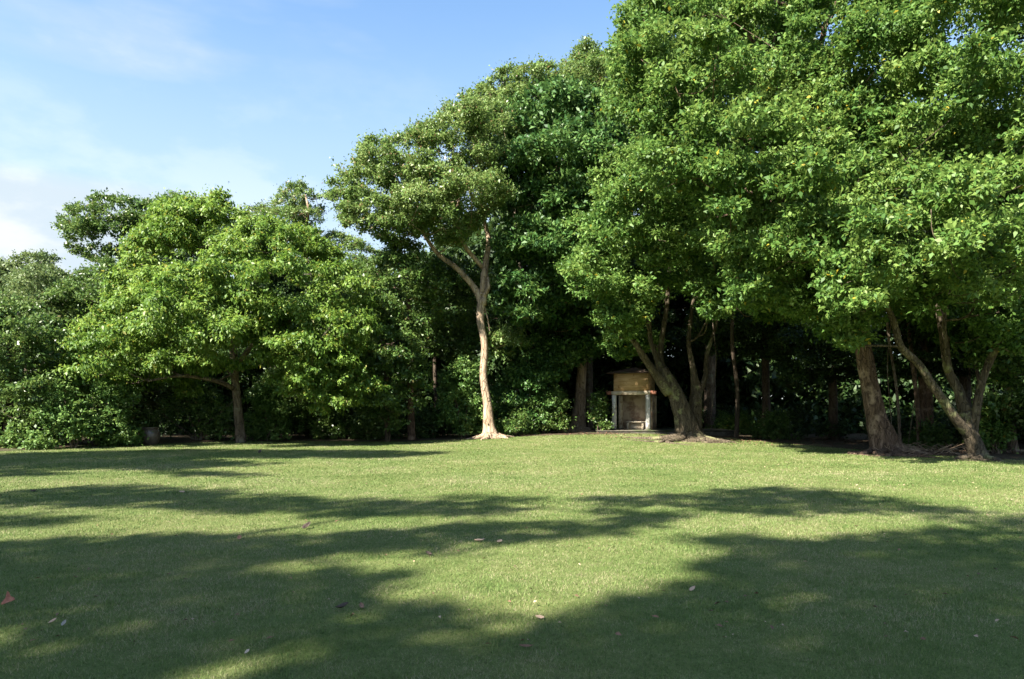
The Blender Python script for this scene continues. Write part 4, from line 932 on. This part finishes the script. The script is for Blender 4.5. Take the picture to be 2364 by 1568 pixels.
# ------------------------------------------------------------------ fallen leaves
def dry_mat(name, a, b_): return rough_mat(name, [(.35, a), (.65, b_)], (1, 1, 1), 20, rough=.7, bump=.4, dist=.004)
M['dry_red'] = dry_mat('red_dry_leaf', (.22, .075, .045), (.34, .15, .10))
M['dry_brown'] = dry_mat('brown_dry_leaf', (.10, .055, .035), (.19, .11, .07))
M['dry_dark'] = dry_mat('dark_dry_leaf', (.035, .025, .02), (.075, .055, .045))
M['dry_pale'] = dry_mat('pale_dry_leaf', (.20, .18, .15), (.30, .27, .23))
M['dry_tan'] = dry_mat('tan_dry_leaf', (.30, .20, .14), (.42, .31, .22))
def fallen(label, px, py, wpx, mat, seed, curl=.5, rise=.35, asp=.5, tilt=None, turn=None, tri=False):
    rg = np.random.default_rng(seed); g = G(px, py); L_ = wpx*g[1]/FPX; a = rg.uniform(0, 6.28) if turn is None else turn; tilt = rg.uniform(.1, .6) if tilt is None else tilt
    n, m = 9, 5; V = []
    for i in range(n):
        u = i/(n-1); w = asp*math.sin(math.pi*min(1, u*.92+.06))**.8*(1-.3*u)
        for j in range(m):
            v = (j/(m-1)-.5)
            X = (u-.5)*L_; Yy = v*w*L_; Z = L_*(curl*.9*abs(v)*w*2*.6+rise*(u-.5)**2*1.2)+rg.normal(0, .012)*L_
            if tri: Yy = v*L_*.95*(1-u)*(1+.22*math.sin(u*9)); 
            V.append((X*math.cos(a)-Yy*math.sin(a), X*math.sin(a)+Yy*math.cos(a), Z))
    V = np.array(V); V = np.stack([V[:, 0], V[:, 1]*math.cos(tilt)-V[:, 2]*math.sin(tilt), V[:, 1]*math.sin(tilt)+V[:, 2]*math.cos(tilt)], -1)
    V[:, 2] -= V[:, 2].min(); V = V+g+np.array([0, 0, .012])
    idx = np.arange(n*m).reshape(n, m); A = idx[:-1]; B = idx[1:]
    F = np.stack([A[:, :-1], A[:, 1:], B[:, 1:], B[:, :-1]], -1).reshape(-1, 4)
    o = mesh('fallen_leaf', V, F, np.full(len(F), 4), M[mat], None, g, True)
    sol = o.modifiers.new('thick', 'SOLIDIFY'); sol.thickness = .002
    tag(o, label, 'leaf', 'dry leaves fallen on the lawn')
for i, a in enumerate((('large red brown curled leaf lying at the left edge of the lawn', 21, 1396, 30, 'dry_red', .5, .5, .62, 1.0, 2.0, True),
        ('pinkish small leaf just left of the white scrap in the near shade', 121, 1440, 20, 'dry_tan', .6, .5, .5), ('whitish leaf lying in the near shade at lower left', 148, 1446, 18, 'dry_pale', .4, .3, .6),
        ('dark star shaped curled leaf in the middle of the shade band', 709, 1221, 26, 'dry_dark', .9, .7, .6), ('brown leaf on the sunny edge of the near left shade', 553, 1246, 24, 'dry_brown', .5, .4, .5),
        ('small dark curled leaf lying alone in the sun at mid lawn', 991, 1284, 20, 'dry_dark', .9, .9, .6), ('grey tan leaf, left one of a pair at mid lawn', 1108, 1252, 26, 'dry_tan', .6, .5, .5),
        ('grey tan leaf, right one of a pair at mid lawn', 1154, 1254, 18, 'dry_tan', .6, .6, .7), ('dark curled leaf in the near shade, left of the flat brown one', 790, 1407, 32, 'dry_dark', .9, .8, .5),
        ('flat brown leaf in the near shade beside the dark curled one', 835, 1404, 26, 'dry_brown', .3, .2, .5), ('pale pinkish leaf on the sunny strip at lower centre', 1246, 1430, 22, 'dry_tan', .4, .4, .5),
        ('tan leaf in the sun left of the big right hand shade', 1598, 1365, 22, 'dry_tan', .5, .4, .5), ('whitish leaf near the bottom edge left of centre', 570, 1511, 16, 'dry_pale', .4, .3, .6),
        ('brown leaf at far left on the sunny grass between shade bands', 78, 1136, 13, 'dry_dark', .8, .8, .6), ('faded leaf at left on the edge of the second shade band', 420, 1138, 16, 'dry_tan', .4, .4, .5),
        ('dark leaf on the far lawn in front of the slim straight trunk', 600, 1047, 16, 'dry_dark', .8, .8, .5), ('long brown leaf close to the bottom edge at centre', 1215, 1497, 34, 'dry_brown', .5, .5, .3))):
    fallen(*a[:5], 400+i, *a[5:])
def litter(name, label, regions, mat, L_, seed, dz=.02, kind='stuff'):
    rg = np.random.default_rng(seed); Cs = []; 
    for (x0, y0, x1, y1), n in regions:
        for _ in range(n):
            g = G(rg.uniform(x0, x1), rg.uniform(y0, y1)); Cs.append(g+np.array([0, 0, dz]))
    C = np.array(Cs); n = len(C); a = rg.uniform(0, 6.28, n)
    mb = MB(); mb.leaves(C, np.stack([np.cos(a), np.sin(a), rg.normal(.1, .2, n)], -1), np.array([0, 0, 1.])+rg.normal(0, .3, (n, 3)), L_*rg.uniform(.5, 1.4, n), L_*.5*rg.uniform(.5, 1.4, n))
    tag(mb.build(name, M[mat]), label, 'leaf litter', kind=kind)
litter('petal_litter', 'tiny pale petals scattered over the right part of the lawn', [((1420, 1010, 1620, 1080), 70), ((1500, 1050, 2360, 1130), 120), ((1250, 1015, 1700, 1090), 60), ((1500, 1100, 2364, 1200), 40), ((300, 1045, 1250, 1140), 40), ((200, 1200, 2300, 1500), 25)], 'dry_tan', .042, 501, .035)
litter('lawn_litter', 'small brown bits of leaf and twig lying in the grass', [((0, 1180, 2364, 1500), 90), ((0, 1060, 2364, 1180), 90), ((1300, 1008, 2364, 1062), 160)], 'dry_brown', .05, 504, .03)
litter('leaf_litter', 'brown dry leaves strewn over the soil under the trees', [((1600, 1008, 1760, 1022), 260), ((1660, 1012, 2364, 1030), 420), ((1950, 1032, 2364, 1052), 300), ((1300, 998, 1420, 1006), 120), ((1400, 1002, 1660, 1014), 150)], 'dry_brown', .11, 502, .03)
# dead twigs between the two right hand trunks
rg = np.random.default_rng(503); mb = MB()
for i in range(130):
    g = G(rg.uniform(2060, 2230), rg.uniform(1026, 1052)); a = rg.uniform(0, 6.28); l = rg.uniform(.3, 1.0); e = g+np.array([math.cos(a)*l, math.sin(a)*l, rg.uniform(.02, .35)])
    mb.tube([g, (g+e)/2+rg.normal(0, .05, 3), e], [.014, .011, .005], n=5, sub=3, seed=i)
tag(mb.build('twig_litter', M['root']), 'tangle of dead twigs between the huge trunk and the leaning stems', 'twigs', kind='stuff')
print('LEAVES', TOTAL[0])
